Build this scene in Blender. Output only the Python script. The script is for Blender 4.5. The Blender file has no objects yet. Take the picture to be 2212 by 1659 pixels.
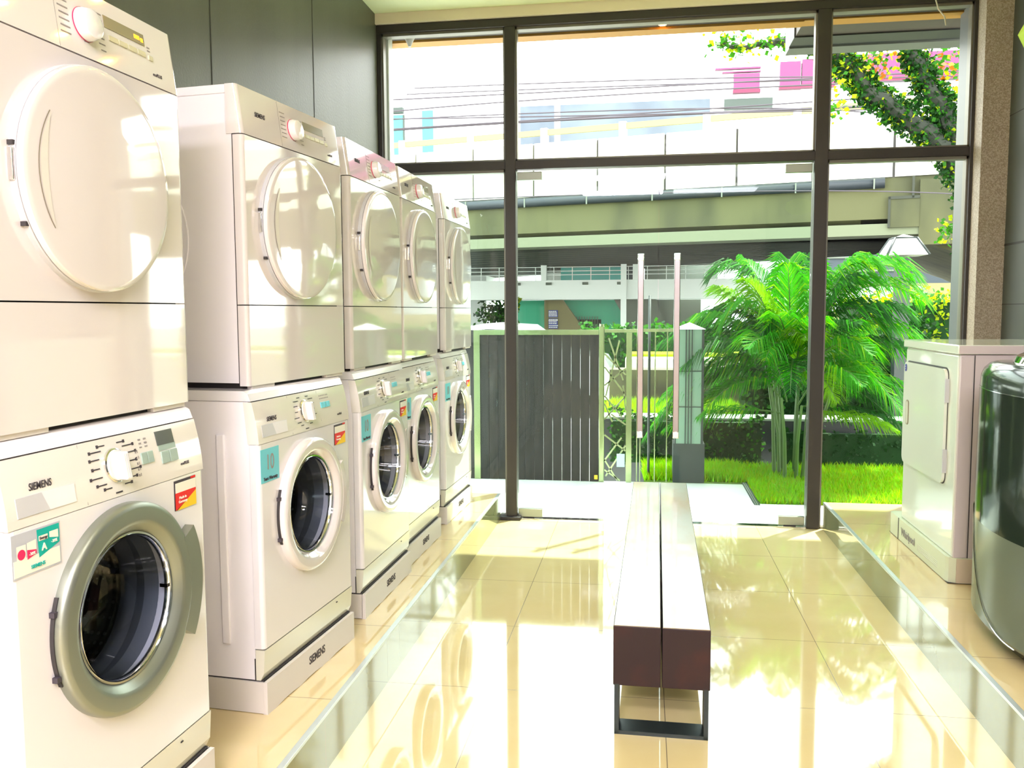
import bpy, bmesh, math, random
from mathutils import Vector, Matrix
random.seed(7)
PI = math.pi
C = bpy.context.scene.collection
SC = bpy.context.scene

# ------------------------------------------------------------------ camera
def make_camera():
    pitch, yaw, roll, h = .0837, .1528, -.005, 1.3033
    F = Vector((-math.sin(yaw)*math.cos(pitch), math.cos(yaw)*math.cos(pitch), -math.sin(pitch)))
    R = Vector((math.cos(yaw), math.sin(yaw), 0)); U = R.cross(F)
    R2 = R*math.cos(roll)+U*math.sin(roll); U2 = -R*math.sin(roll)+U*math.cos(roll)
    cd = bpy.data.cameras.new('camera'); cd.sensor_width = 36; cd.lens = 1864.7/2212*36
    cd.clip_start = .02; cd.clip_end = 500
    ob = bpy.data.objects.new('camera', cd); C.objects.link(ob)
    m = Matrix((R2, U2, -F)).transposed().to_4x4(); m.translation = (0, 0, h)
    ob.matrix_world = m; SC.camera = ob
make_camera()

# ------------------------------------------------------------------ world, sun, exposure
w = bpy.data.worlds.new('sky'); SC.world = w; w.use_nodes = True
nt = w.node_tree; bg = nt.nodes['Background']
tc = nt.nodes.new('ShaderNodeTexCoord'); sp = nt.nodes.new('ShaderNodeSeparateXYZ'); cr = nt.nodes.new('ShaderNodeValToRGB')
nt.links.new(tc.outputs['Generated'], sp.inputs[0]); nt.links.new(sp.outputs['Z'], cr.inputs[0]); nt.links.new(cr.outputs[0], bg.inputs[0])
cr.color_ramp.elements[0].position = 0.0; cr.color_ramp.elements[0].color = (1, .97, .90, 1)
cr.color_ramp.elements[1].position = .6; cr.color_ramp.elements[1].color = (.90, .96, 1, 1)
bg.inputs[1].default_value = 6.5
sd = bpy.data.lights.new('sun', 'SUN'); sd.energy = 14.0; sd.angle = .02; sd.color = (1, .95, .82)
so = bpy.data.objects.new('sun', sd); C.objects.link(so)
so.rotation_euler = Vector((.30, .36, .88)).to_track_quat('Z', 'Y').to_euler()
# unseen fill lamps added overhead, mostly behind the camera, in place of a flash
for i, (x, y, sx, sy, e) in enumerate([(-.35, -1.1, 1.2, .5, 95), (1.0, -1.1, 1.2, .5, 14), (-.35, -2.6, 1.2, .5, 200), (1.0, -2.6, 1.2, .5, 40), (.3, .9, 1.2, .3, 4)]):
    ld = bpy.data.lights.new('fill_light', 'AREA'); ld.shape = 'RECTANGLE'; ld.size = sx; ld.size_y = sy; ld.energy = e; ld.color = (.94, .87, 1)
    lo = bpy.data.objects.new('fill_light', ld); C.objects.link(lo); lo.location = (x, y, 3.07)
SC.view_settings.view_transform = 'Standard'; SC.view_settings.look = 'None'
SC.view_settings.exposure = 0.5; SC.view_settings.gamma = 1; SC.view_settings.use_curve_mapping = False

# ------------------------------------------------------------------ materials
MATS = {}
def mat(name, col, rough=.5, metal=0, coat=0, ior=1.5, bump=None, var=None, trans=0, emit=None, sub=0, ts=0):
    m = bpy.data.materials.new(name); m.use_nodes = True; n = m.node_tree.nodes; l = m.node_tree.links
    b = n['Principled BSDF']; b.inputs['Base Color'].default_value = (*col, 1)
    b.inputs['Roughness'].default_value = rough; b.inputs['Metallic'].default_value = metal
    b.inputs['Coat Weight'].default_value = coat; b.inputs['Coat Roughness'].default_value = .04; b.inputs['IOR'].default_value = ior
    if emit: b.inputs['Emission Color'].default_value = (*emit[:3], 1); b.inputs['Emission Strength'].default_value = emit[3]
    t = n.new('ShaderNodeTexCoord')
    if var:   # (scale, colour2, lo, hi)
        nz = n.new('ShaderNodeTexNoise'); nz.inputs['Scale'].default_value = var[0]; nz.inputs['Detail'].default_value = 5
        mp = n.new('ShaderNodeMapping'); mp.inputs['Scale'].default_value = var[4] if len(var) > 4 else (1, 1, 1)
        l.new(t.outputs['Object'], mp.inputs[0]); l.new(mp.outputs[0], nz.inputs['Vector'])
        r = n.new('ShaderNodeValToRGB'); l.new(nz.outputs['Fac'], r.inputs[0])
        r.color_ramp.elements[0].position = var[2]; r.color_ramp.elements[0].color = (*col, 1)
        r.color_ramp.elements[1].position = var[3]; r.color_ramp.elements[1].color = (*var[1], 1)
        l.new(r.outputs[0], b.inputs['Base Color'])
    if bump:
        nz = n.new('ShaderNodeTexNoise'); nz.inputs['Scale'].default_value = bump[0]
        l.new(t.outputs['Object'], nz.inputs['Vector']); bp = n.new('ShaderNodeBump'); bp.inputs['Strength'].default_value = bump[1]; bp.inputs['Distance'].default_value = .01
        l.new(nz.outputs['Fac'], bp.inputs['Height']); l.new(bp.outputs[0], b.inputs['Normal'])
    if ts:
        b.inputs['Specular IOR Level'].default_value = .15; b.inputs['Roughness'].default_value = .65
    if ts:    # thin translucent leaf
        tr = n.new('ShaderNodeBsdfTranslucent'); tr.inputs[0].default_value = (col[0]*1.3, col[1]*1.25, col[2]*.6, 1)
        mx = n.new('ShaderNodeMixShader'); mx.inputs[0].default_value = ts
        l.new(b.outputs[0], mx.inputs[1]); l.new(tr.outputs[0], mx.inputs[2]); l.new(mx.outputs[0], n['Material Output'].inputs[0])
    MATS[name] = m; return m
def glassmat(name, tint, refl=1.0, ior=1.45, rough=0.0):
    m = bpy.data.materials.new(name); m.use_nodes = True; n = m.node_tree.nodes; l = m.node_tree.links
    n.remove(n['Principled BSDF'])
    t = n.new('ShaderNodeBsdfTransparent'); t.inputs[0].default_value = (*tint, 1)
    g = n.new('ShaderNodeBsdfGlossy'); g.inputs['Roughness'].default_value = rough
    f = n.new('ShaderNodeFresnel'); f.inputs[0].default_value = ior
    mu = n.new('ShaderNodeMath'); mu.operation = 'MULTIPLY'; mu.inputs[1].default_value = refl
    mx = n.new('ShaderNodeMixShader'); l.new(f.outputs[0], mu.inputs[0]); l.new(mu.outputs[0], mx.inputs[0])
    l.new(t.outputs[0], mx.inputs[1]); l.new(g.outputs[0], mx.inputs[2]); l.new(mx.outputs[0], n['Material Output'].inputs[0])
    MATS[name] = m; return m
def tilemat(name, col, col2, tx, ty, size, axes, rough=.05, grout=(.25, .2, .12), gw=.0013):
    m = mat(name, col, rough, coat=.6, ior=1.55); n = m.node_tree.nodes; l = m.node_tree.links; b = n['Principled BSDF']
    t = n.new('ShaderNodeNewGeometry'); s = n.new('ShaderNodeSeparateXYZ'); l.new(t.outputs['Position'], s.inputs[0])
    outs = []
    for ax, off in zip(axes, (tx, ty)):
        a = n.new('ShaderNodeMath'); a.operation = 'SUBTRACT'; a.inputs[1].default_value = off; l.new(s.outputs[ax], a.inputs[0])
        p = n.new('ShaderNodeMath'); p.operation = 'PINGPONG'; p.inputs[1].default_value = size/2; l.new(a.outputs[0], p.inputs[0])
        c = n.new('ShaderNodeMath'); c.operation = 'LESS_THAN'; c.inputs[1].default_value = gw; l.new(p.outputs[0], c.inputs[0]); outs.append(c)
    mx = n.new('ShaderNodeMath'); mx.operation = 'MAXIMUM'; l.new(outs[0].outputs[0], mx.inputs[0]); l.new(outs[-1].outputs[0], mx.inputs[1])
    nz = n.new('ShaderNodeTexNoise'); nz.inputs['Scale'].default_value = 3; nz.inputs['Detail'].default_value = 6; l.new(t.outputs['Position'], nz.inputs['Vector'])
    r = n.new('ShaderNodeValToRGB'); r.color_ramp.elements[0].position = .35; r.color_ramp.elements[1].position = .7
    r.color_ramp.elements[0].color = (*col, 1); r.color_ramp.elements[1].color = (*col2, 1); l.new(nz.outputs['Fac'], r.inputs[0])
    cm = n.new('ShaderNodeMix'); cm.data_type = 'RGBA'; l.new(mx.outputs[0], cm.inputs[0]); l.new(r.outputs[0], cm.inputs[6]); cm.inputs[7].default_value = (*grout, 1)
    l.new(cm.outputs[2], b.inputs['Base Color'])
    rr = n.new('ShaderNodeMath'); rr.operation = 'MULTIPLY_ADD'; rr.inputs[1].default_value = .1; rr.inputs[2].default_value = rough; l.new(mx.outputs[0], rr.inputs[0]); l.new(rr.outputs[0], b.inputs['Roughness'])
    return m
tilemat('floor_tile', (.76, .62, .30), (.82, .69, .36), .0734, 2.8509, .6, ('X', 'Y'))
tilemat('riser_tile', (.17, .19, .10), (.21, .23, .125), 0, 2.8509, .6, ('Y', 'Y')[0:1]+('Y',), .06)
tilemat('platform_tile', (.70, .55, .28), (.78, .62, .34), -1.4, 2.35, .6, ('X', 'Y'))
tilemat('paving', (.78, .82, .76), (.86, .88, .84), .1, 5.6, .6, ('X', 'Y'), .25, (.45, .45, .4))
mat('enamel', (.82, .79, .81), .16, coat=.5)
mat('enamel_side', (.91, .87, .91), .30)
mat('enamel_gloss', (.76, .71, .70), .05, coat=1)
mat('panel_plastic', (.78, .74, .68), .10, coat=.6)
mat('grey_plastic', (.55, .55, .57), .3)
mat('seam_dark', (.035, .03, .03), .6)
mat('ink', (.05, .04, .05), .6)
mat('ink_soft', (.30, .27, .26), .6)
mat('silver', (.29, .31, .26), .36, metal=.7)
mat('chrome', (.75, .75, .75), .12, metal=1)
mat('steel', (.34, .31, .33), .22, metal=1)
mat('display', (.10, .11, .10), .12, coat=.5)
mat('display_olive', (.26, .24, .15), .15, coat=.4)
mat('button', (.34, .44, .38), .3)
mat('button_cream', (.62, .60, .42), .3)
mat('rubber', (.16, .17, .19), .35, coat=.4)
mat('plinth', (.72, .67, .62), .35)
mat('kick', (.74, .72, .60), .22, coat=.4)
mat('red', (.80, .01, .01), .4); mat('yellow', (.95, .60, .01), .4); mat('teal', (.0, .42, .36), .4); mat('pink', (.75, .02, .12), .4)
mat('label_grey', (.50, .52, .58), .4); mat('label_white', (.88, .84, .74), .4); mat('blue_sticker', (.16, .60, .70), .4)
mat('led', (1, .35, .02), .4, emit=(1, .30, .01, 3.0))
glassmat('door_glass', (.62, .66, .72), 1.3, 1.5)
glassmat('pane', (.98, 1, .99), .25, 1.45)
glassmat('pane_green', (.90, .975, .94), .4, 1.45)
def drum_mat():
    m = mat('drum', (.10, .09, .11), .3, metal=.6); n = m.node_tree.nodes; l = m.node_tree.links
    t = n.new('ShaderNodeTexCoord'); v = n.new('ShaderNodeTexVoronoi'); v.inputs['Scale'].default_value = 62; v.inputs['Randomness'].default_value = .05
    l.new(t.outputs['Object'], v.inputs['Vector']); r = n.new('ShaderNodeValToRGB'); l.new(v.outputs['Distance'], r.inputs[0])
    r.color_ramp.elements[0].position = .22; r.color_ramp.elements[0].color = (.22, .22, .24, 1); r.color_ramp.elements[1].position = .3; r.color_ramp.elements[1].color = (.02, .018, .025, 1)
    l.new(r.outputs[0], n['Principled BSDF'].inputs['Base Color'])
drum_mat()
mat('wall_dark', (.085, .088, .062), .42, var=(3.0, (.115, .12, .088), .3, .7, (1, 1, .08)), bump=(90, .08))
mat('wall_light', (.62, .60, .52), .6)
mat('wall_right', (.045, .055, .048), .4, var=(2.0, (.065, .075, .065), .3, .7, (1, 1, .1)))
mat('groove', (.03, .03, .025), .7)
mat('ceiling_bounce_tint', (.72, .78, .46), .7); mat('bulkhead', (.80, .72, .54), .7)  # green bounce from the grass is mixed into the ceiling colour
mat('frame_dark', (.032, .027, .023), .45, metal=.2); mat('frame_bead', (.16, .15, .12), .4, metal=.3)
mat('fin_grey', (.10, .105, .105), .4); mat('fin_lit', (.55, .58, .52), .4)
mat('terrazzo', (.25, .20, .14), .5, var=(160, (.42, .35, .27), .40, .62), bump=(160, .3))
mat('edge_metal', (.60, .66, .66), .25, metal=.5)
mat('wood_top_reflect', (.34, .32, .25), .28, coat=.25, var=(7, (.34, .20, .07), .42, .72, (1, .35, 1)))  # window reflection on dark wood put into the pale tone, with tan stains
mat('wood_end', (.018, .004, .005), .6, var=(5, (.07, .010, .005), .5, .85))
mat('bench_steel', (.025, .035, .035), .4, metal=.3)
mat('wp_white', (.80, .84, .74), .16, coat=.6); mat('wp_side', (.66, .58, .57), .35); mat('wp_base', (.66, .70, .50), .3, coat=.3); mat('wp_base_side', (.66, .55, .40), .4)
mat('wp_handle', (.26, .22, .14), .4)
mat('dark_gloss', (.022, .034, .024), .09, ior=1.22); mat('lower_gloss_reflect', (.15, .18, .135), .2, ior=1.3); mat('dark_gloss2', (.04, .06, .048), .10, ior=1.32)
mat('black_gloss', (.012, .012, .014), .08, coat=1)
mat('lime', (.62, .85, .14), .5, ts=.3); mat('pale_glass', (.55, .85, .70), .1, coat=1)
mat('cable', (.50, .46, .36), .5)
mat('canopy', (.028, .018, .012), .6); mat('canopy_orange', (.26, .12, .005), .6); mat('canopy_beam', (.006, .007, .006), .5); mat('canopy_light', (.05, .056, .046), .5)
mat('gate_metal', (.26, .30, .16), .22, metal=.9); mat('gate_board', (.006, .005, .0048), .9, var=(6, (.016, .013, .012), .3, .7, (8, 8, .6)))
mat('lamp_dark', (.014, .022, .02), .5); mat('lamp_pane', (.15, .24, .19), .3); mat('lamp_roof', (.45, .44, .42), .4)
mat('palm_leaf', (.024, .20, .002), .4, ts=.4); mat('palm_leaf_yellow', (.12, .30, .002), .4, ts=.45); mat('palm_leaf_dark', (.008, .065, .006), .4, ts=.35)
mat('palm_stem', (.06, .12, .02), .5); mat('bark', (.010, .014, .007), .9, bump=(30, .8))
mat('leaf_dark', (.006, .035, .005), .5, ts=.3); mat('leaf_mid', (.020, .11, .005), .5, ts=.4); mat('leaf_yellow', (.24, .32, .004), .5, ts=.45); mat('leaf_orange', (.24, .07, .008), .5, ts=.4)
mat('grass', (.17, .42, .003), .5, ts=.4); mat('soil', (.05, .09, .01), .95, var=(5, (.08, .15, .01), .4, .6))
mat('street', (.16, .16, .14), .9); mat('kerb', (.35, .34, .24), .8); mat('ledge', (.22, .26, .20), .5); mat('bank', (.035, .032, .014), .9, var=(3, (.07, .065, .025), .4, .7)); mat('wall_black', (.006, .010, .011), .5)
mat('parapet', (.60, .62, .50), .8, var=(.6, (.42, .42, .30), .5, .9)); mat('concrete', (.062, .064, .022), .85, var=(.9, (.020, .024, .007), .40, .72, (1, 1, .3)))  # girder concrete darkened in colour for the shade below the parapet, plus stains
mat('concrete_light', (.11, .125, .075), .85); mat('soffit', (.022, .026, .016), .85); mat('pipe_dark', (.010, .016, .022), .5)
mat('white_wall', (.85, .86, .86), .7); mat('station_grey', (.055, .07, .10), .6, var=(.25, (.10, .125, .15), .4, .6)); mat('magenta', (.16, .012, .085), .5); mat('magenta_dark', (.12, .0, .035), .5)
mat('teal_wall', (.03, .36, .21), .6); mat('teal_glass', (.03, .40, .36), .3); mat('slate', (.035, .05, .042), .6); mat('rail_yellow', (.20, .18, .08), .6); mat('sign_blue', (.02, .03, .26), .5); mat('opening', (.02, .025, .02), .8)
mat('mid_concrete', (.12, .135, .11), .8); mat('blue_grey', (.035, .048, .058), .7); mat('beige_wall', (.20, .17, .075), .8)
mat('car_paint', (.85, .86, .88), .15, coat=1); mat('car_glass', (.02, .02, .025), .1)
mat('wire', (.045, .035, .045), .6); mat('fill_glow', (1, 1, 1), .5, emit=(1, .96, .92, 7)); mat('downlight', (1, .6, .2), .5, emit=(1, .36, .03, 110))
mat('paper_tag', (.35, .55, .48), .5)

# ------------------------------------------------------------------ mesh builder
class MB:
    def __init__(s): s.bm = bmesh.new(); s.mats = []; s.mi = 0
    def m(s, name):
        if name not in s.mats: s.mats.append(name)
        s.mi = s.mats.index(name); return s
    def _f(s, vs, smooth=False):
        try: f = s.bm.faces.new(vs)
        except ValueError: return None
        f.material_index = s.mi; f.smooth = smooth; return f
    def box(s, x0, x1, y0, y1, z0, z1, bev=0, seg=2):
        r = bmesh.ops.create_cube(s.bm, size=1); v = r['verts']
        for q in v: q.co = Vector(((x0+x1)/2+q.co.x*(x1-x0), (y0+y1)/2+q.co.y*(y1-y0), (z0+z1)/2+q.co.z*(z1-z0)))
        fs = {f for q in v for f in q.link_faces}
        for f in fs: f.material_index = s.mi
        if bev:
            es = list({e for f in fs for e in f.edges})
            rr = bmesh.ops.bevel(s.bm, geom=es, offset=bev, segments=seg, affect='EDGES', profile=.5)
            for f in rr['faces']: f.smooth = True; f.material_index = s.mi
        return s
    def prism(s, pts, axis, a0, a1, smooth=False):
        """closed polygon extruded along an axis; pts are the two other coordinates in order"""
        def P(p, a):
            return {'x': (a, p[0], p[1]), 'y': (p[0], a, p[1]), 'z': (p[0], p[1], a)}[axis]
        A = [s.bm.verts.new(P(p, a0)) for p in pts]; B = [s.bm.verts.new(P(p, a1)) for p in pts]
        s._f(A); s._f(B[::-1]); n = len(pts)
        for i in range(n): s._f([A[i], B[i], B[(i+1) % n], A[(i+1) % n]], smooth)
        return s
    def poly(s, pts): s._f([s.bm.verts.new(p) for p in pts]); return s
    def lathe(s, cx, cz, prof, n=64, a0=0, a1=2*PI, smooth=True, sx=1):
        full = abs(a1-a0-2*PI) < 1e-6; k = n if full else n+1; rings = []
        for r, y in prof:
            if r < 1e-6: rings.append([s.bm.verts.new((cx, y, cz))]*k); continue
            rings.append([s.bm.verts.new((cx+sx*r*math.cos(a0+(a1-a0)*i/n), y, cz+r*math.sin(a0+(a1-a0)*i/n))) for i in range(k)])
        for A, B in zip(rings, rings[1:]):
            for i in range(n):
                j = (i+1) % k if full else i+1
                q = []
                for v in (A[i], A[j], B[j], B[i]):
                    if v not in q: q.append(v)
                if len(q) > 2: s._f(q, smooth)
        return s
    def lathez(s, cx, cy, prof, n=32, smooth=True):
        rings = []
        for r, z in prof: rings.append([s.bm.verts.new((cx+r*math.cos(2*PI*i/n), cy+r*math.sin(2*PI*i/n), z)) for i in range(n)])
        for A, B in zip(rings, rings[1:]):
            for i in range(n): s._f([A[i], A[(i+1) % n], B[(i+1) % n], B[i]], smooth)
        s._f(rings[0][::-1]); s._f(rings[-1]); return s
    def arc(s, cx, cz, r0, r1, a0, a1, y0, y1, n=16):
        A = [(cx+r0*math.cos(a0+(a1-a0)*i/n), cz+r0*math.sin(a0+(a1-a0)*i/n)) for i in range(n+1)]
        B = [(cx+r1*math.cos(a0+(a1-a0)*i/n), cz+r1*math.sin(a0+(a1-a0)*i/n)) for i in range(n+1)]
        for i in range(n):
            v = [s.bm.verts.new((p[0], y, p[1])) for y in (y0, y1) for p in (A[i], A[i+1], B[i+1], B[i])]
            s._f(v[0:4]); s._f(v[4:8][::-1]); s._f([v[0], v[4], v[5], v[1]]); s._f([v[3], v[2], v[6], v[7]])
            if i == 0: s._f([v[0], v[3], v[7], v[4]])
            if i == n-1: s._f([v[1], v[5], v[6], v[2]])
        return s
    def hole_plate(s, x0, x1, z0, z1, cx, cz, r, y0, y1, n=72):
        I, O = [], []
        angs = sorted({2*PI*i/n for i in range(n)} | {math.atan2(zz-cz, xx-cx) % (2*PI) for xx in (x0, x1) for zz in (z0, z1)})
        for a in angs:
            c, d = math.cos(a), math.sin(a); t = []
            if c > 1e-9: t.append((x1-cx)/c)
            if c < -1e-9: t.append((x0-cx)/c)
            if d > 1e-9: t.append((z1-cz)/d)
            if d < -1e-9: t.append((z0-cz)/d)
            t = min(t); I.append((cx+r*c, cz+r*d)); O.append((cx+t*c, cz+t*d))
        k = len(angs)
        i0 = [s.bm.verts.new((p[0], y0, p[1])) for p in I]; o0 = [s.bm.verts.new((p[0], y0, p[1])) for p in O]; i1 = [s.bm.verts.new((p[0], y1, p[1])) for p in I]
        for i in range(k):
            j = (i+1) % k; s._f([i0[i], i0[j], o0[j], o0[i]]); s._f([i0[i], i1[i], i1[j], i0[j]], True)
        return s
    def tube(s, pts, r, n=8, r1=None, smooth=True, cap=True):
        pts = [Vector(p) for p in pts]; rings = []; N = len(pts); ref = None
        for i, p in enumerate(pts):
            d = (pts[min(i+1, N-1)]-pts[max(i-1, 0)]).normalized()
            if ref is None or abs(ref.dot(d)) > .98: ref = Vector((0, 0, 1)) if abs(d.z) < .9 else Vector((1, 0, 0))
            u = (ref-d*ref.dot(d)).normalized(); ref = u; v = d.cross(u)
            rr = r if r1 is None else r+(r1-r)*i/(N-1)
            rings.append([s.bm.verts.new(p+(u*math.cos(2*PI*k/n+PI/n)+v*math.sin(2*PI*k/n+PI/n))*rr) for k in range(n)])
        for A, B in zip(rings, rings[1:]):
            for k in range(n): s._f([A[k], A[(k+1) % n], B[(k+1) % n], B[k]], smooth)
        if cap: s._f(rings[0][::-1]); s._f(rings[-1])
        return s
    def map(s, fn):
        for v in s.bm.verts: v.co = Vector(fn(*v.co))
        return s
    def mesh(s, name):
        bmesh.ops.remove_doubles(s.bm, verts=[v for v in s.bm.verts], dist=1e-7)
        bmesh.ops.recalc_face_normals(s.bm, faces=s.bm.faces[:]) if len(s.bm.faces) < 4000 and 'door_glass' not in s.mats else None
        for ed in s.bm.edges:
            if len(ed.link_faces) == 2 and ed.calc_face_angle(0) > .56: ed.smooth = False
        me = bpy.data.meshes.new(name); s.bm.to_mesh(me); s.bm.free()
        for k in (s.mats or ['enamel']): me.materials.append(MATS[k])
        return me
    def build(s, name, parent=None, label=None, cat=None, group=None, kind=None, loc=None):
        return obj(name, s.mesh(name), parent, label, cat, group, kind, loc)
def obj(name, me, parent=None, label=None, cat=None, group=None, kind=None, loc=None):
    o = bpy.data.objects.new(name, me); C.objects.link(o)
    if parent: o.parent = parent
    if loc: o.location = loc
    return tag(o, label, cat, group, kind)
def tag(o, label=None, cat=None, group=None, kind=None):
    if label: o['label'] = label
    if cat: o['category'] = cat
    if group: o['group'] = group
    if kind: o['kind'] = kind
    return o
def empty(name, loc=(0, 0, 0), rz=0, **k):
    o = bpy.data.objects.new(name, None); C.objects.link(o); o.location = loc; o.rotation_euler = (0, 0, rz); o.empty_display_size = .05
    return tag(o, **k)
def copy_tree(o, parent=None):
    c = o.copy(); C.objects.link(c); c.parent = parent
    for ch in list(o.children): copy_tree(ch, c)
    return c
def text_mesh(s, size, matname, bold=.0, squash=1.0):
    """lettering standing in the xz plane, facing -y, centred on the origin"""
    cu = bpy.data.curves.new('lettering', 'FONT'); cu.body = s; cu.size = size; cu.align_x = 'CENTER'; cu.align_y = 'CENTER'; cu.offset = bold; cu.extrude = .0004
    o = bpy.data.objects.new('lettering', cu); C.objects.link(o)
    dg = bpy.context.evaluated_depsgraph_get(); me = bpy.data.meshes.new_from_object(o.evaluated_get(dg))
    bpy.data.objects.remove(o); me.transform(Matrix.Diagonal((squash, 1, 1, 1))); me.transform(Matrix.Rotation(PI/2, 4, 'X')); me.materials.clear(); me.materials.append(MATS[matname])
    return me
def S(name, mb, kind='structure', **k): return mb.build(name, kind=kind, **k)

# ------------------------------------------------------------------ room shell
YW = 5.32; XWL = -1.645; XWR = 1.955; ZC = 3.119; YB = -4.2
S('floor', MB().m('floor_tile').box(XWL-.1, XWR+.1, YB, YW+.04, -.12, 0))
b = MB().m('wall_dark').box(XWL-.12, XWL, YB, YW+.05, 0, 3.4)
b.m('groove')
for y in (3.176, 4.221, 2.131, 1.086, .04): b.box(XWL-.001, XWL+.0015, y-.003, y+.003, 0, ZC)
S('wall_left', b)
b = MB().m('wall_right').box(XWR, XWR+.12, YB, YW+.05, 0, 3.4).m('groove')
for z, t in ((1.655, .006), (1.33, .002), (2.35, .002), (.8, .002)): b.box(XWR-.0015, XWR+.001, YB, 5.16, z-t, z+t)
S('wall_right', b)
S('wall_back', MB().m('wall_light').box(XWL-.12, XWR+.12, YB-.12, YB, 0, 3.4))
b = MB().m('ceiling_bounce_tint').box(XWL-.1, XWR+.1, YB, 4.86, 3.16, 3.4)
b.box(XWL-.1, XWR+.1, 4.86, YW+.06, ZC, 3.4).box(XWL-.1, -1.42, YB, 4.9, ZC, 3.2)
S('ceiling', b)
S('trim_1', MB().m('bulkhead').box(XWL, XWR, YW-.07, YW+.05, 3.058, ZC+.01))
# shop-front frame
def frame_bar(name, x0, x1, z0, z1, y0=YW-.045, y1=YW+.045):
    return S(name, MB().m('frame_dark').box(x0, x1, y0, y1, z0, z1, .004))
frame_bar('trim_2', XWL, 1.844, 3.008, 3.058, YW-.049, YW+.047)            # head
frame_bar('trim_3', XWL+.01, 1.82, 2.165, 2.218, YW-.041, YW+.041)             # transom
frame_bar('trim_4', -.850, -.785, 0, 3.01)               # left mullion
frame_bar('trim_5', .962, 1.036, 0, 3.01)                # right mullion
frame_bar('trim_6', 1.796, 1.846, 0, 3.01)               # right jamb
frame_bar('trim_7', XWL, XWL+.028, 0, 3.01)              # left jamb
S('trim_8', MB().m('frame_dark').box(-.90, -.76, YW-.07, YW+.05, 0, .022, .004).m('chrome').box(-.785, .962, YW-.03, YW+.03, .0, .006))
S('trim_9', MB().m('terrazzo').box(1.815, XWR, 5.16, YW+.1, .0, ZC))
def window(name, x0, x1, z0, z1, m):
    g = MB().m(m).box(x0, x1, YW-.003, YW+.003, z0, z1)
    f = MB().m('frame_bead'); t = .016
    for a in ((x0, x1, z1-t, z1), (x0, x1, z0, z0+t*.6), (x0, x0+t*.6, z0, z1), (x1-t*.6, x1, z0, z1)): f.box(a[0], a[1], YW-.028, YW+.028, a[2], a[3])
    e = empty(name, ((x0+x1)/2, YW, z0), kind='structure'); 
    for o, nm in ((f, 'glazing_bead'), (g, 'pane')):
        o.map(lambda x, y, z: (x-(x0+x1)/2, y-YW, z-z0)).build(nm, e)
window('window_1', XWL+.028, -.850, 2.218, 3.008, 'pane'); window('window_2', -.785, .962, 2.218, 3.008, 'pane'); window('window_3', 1.036, 1.796, 2.218, 3.008, 'pane')
window('window_4', XWL+.028, -.850, .0, 2.165, 'pane_green'); window('window_5', 1.036, 1.796, .0, 2.165, 'pane')
def glass_door(name, x0, x1, hinge, hx):
    e = empty(name, (hinge, YW, 0), kind='structure')
    def L(mb, n, **k): return mb.map(lambda x, y, z: (x-hinge, y-YW, z)).build(n, e, **k)
    L(MB().m('pane_green').box(x0, x1, YW-.006, YW+.006, .012, 2.155), 'glass_leaf')
    s = 1 if hinge == x0 else -1; a, c = sorted((hinge+s*.004, hinge+s*.155))
    L(MB().m('silver').box(a, c, YW-.016, YW+.016, 2.103, 2.152, .003), 'patch_fitting')
    L(MB().m('silver').box(a, c, YW-.016, YW+.016, .012, .066, .003).m('seam_dark').box(a+.03, c-.05, YW-.018, YW-.01, .004, .014), 'patch_fitting')
    hm = MB().m('steel').box(hx-.018, hx+.018, YW-.09, YW-.06, .56, 1.62, .004).m('chrome').box(hx-.019, hx+.019, YW-.092, YW-.058, 1.60, 1.642, .004).box(hx-.019, hx+.019, YW-.092, YW-.058, .538, .58, .004)
    hm.m('chrome').box(hx-.012, hx+.012, YW-.06, YW-.006, 1.58, 1.6).box(hx-.012, hx+.012, YW-.06, YW-.006, .60, .62)
    L(hm, 'pull_handle')
glass_door('door_1', -.783, .0755, -.783, -.026); glass_door('door_2', .0805, .960, .960, .187)
# display platforms
def platform(name, x0, x1, xe, label):
    e = empty(name, ((x0+x1)/2, 2.6, 0), label=label, cat='platform', group=None)
    o = (-(x0+x1)/2, -2.6)
    def L(mb, n): return mb.map(lambda x, y, z: (x+o[0], y+o[1], z)).build(n, e)
    L(MB().m('platform_tile').box(x0, x1, -2.4, YW-.05, .02, .1656), 'platform_top')
    s = 1 if xe == x1 else -1
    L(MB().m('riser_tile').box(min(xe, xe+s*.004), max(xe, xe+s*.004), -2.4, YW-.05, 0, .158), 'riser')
    L(MB().m('edge_metal').box(min(xe-s*.012, xe+s*.006), max(xe-s*.012, xe+s*.006), -2.4, YW-.05, .158, .1675, .001), 'edge_trim')
platform('display_platform', XWL+.004, -.892, -.892, 'low cream tiled platform carrying the row of stacked washers and dryers')
platform('display_platform', 1.0595, XWR-.004, 1.0595, 'low cream tiled platform under the white dryer and dark washer on the right')
# unseen panels added on the ceiling to carry the fill lamps
for i, (x, y, sx, sy) in enumerate([(-.35, -1.1, 1.2, .5), (1.0, -1.1, 1.2, .5), (-.35, -2.6, 1.2, .5), (1.0, -2.6, 1.2, .5), (.3, .9, 1.2, .3)]):
    e = empty('fill_panel', (x, y, 3.16), label='added fill light panel on the ceiling, out of view', cat='ceiling light', group='added fill light panels')
    f = MB().m('enamel')
    for a in ((-sx/2-.03, sx/2+.03, -sy/2-.03, -sy/2), (-sx/2-.03, sx/2+.03, sy/2, sy/2+.03), (-sx/2-.03, -sx/2, -sy/2, sy/2), (sx/2, sx/2+.03, -sy/2, sy/2)): f.box(*a, -.02, 0)
    f.build('frame', e); MB().m('fill_glow').box(-sx/2, sx/2, -sy/2, sy/2, -.012, -.002).build('diffuser', e)
dls = [(.60, 3.45), (.65, 3.87), (.30, 3.72), (.72, 4.28), (-.15, .45), (-.6, -.4)]
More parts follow.
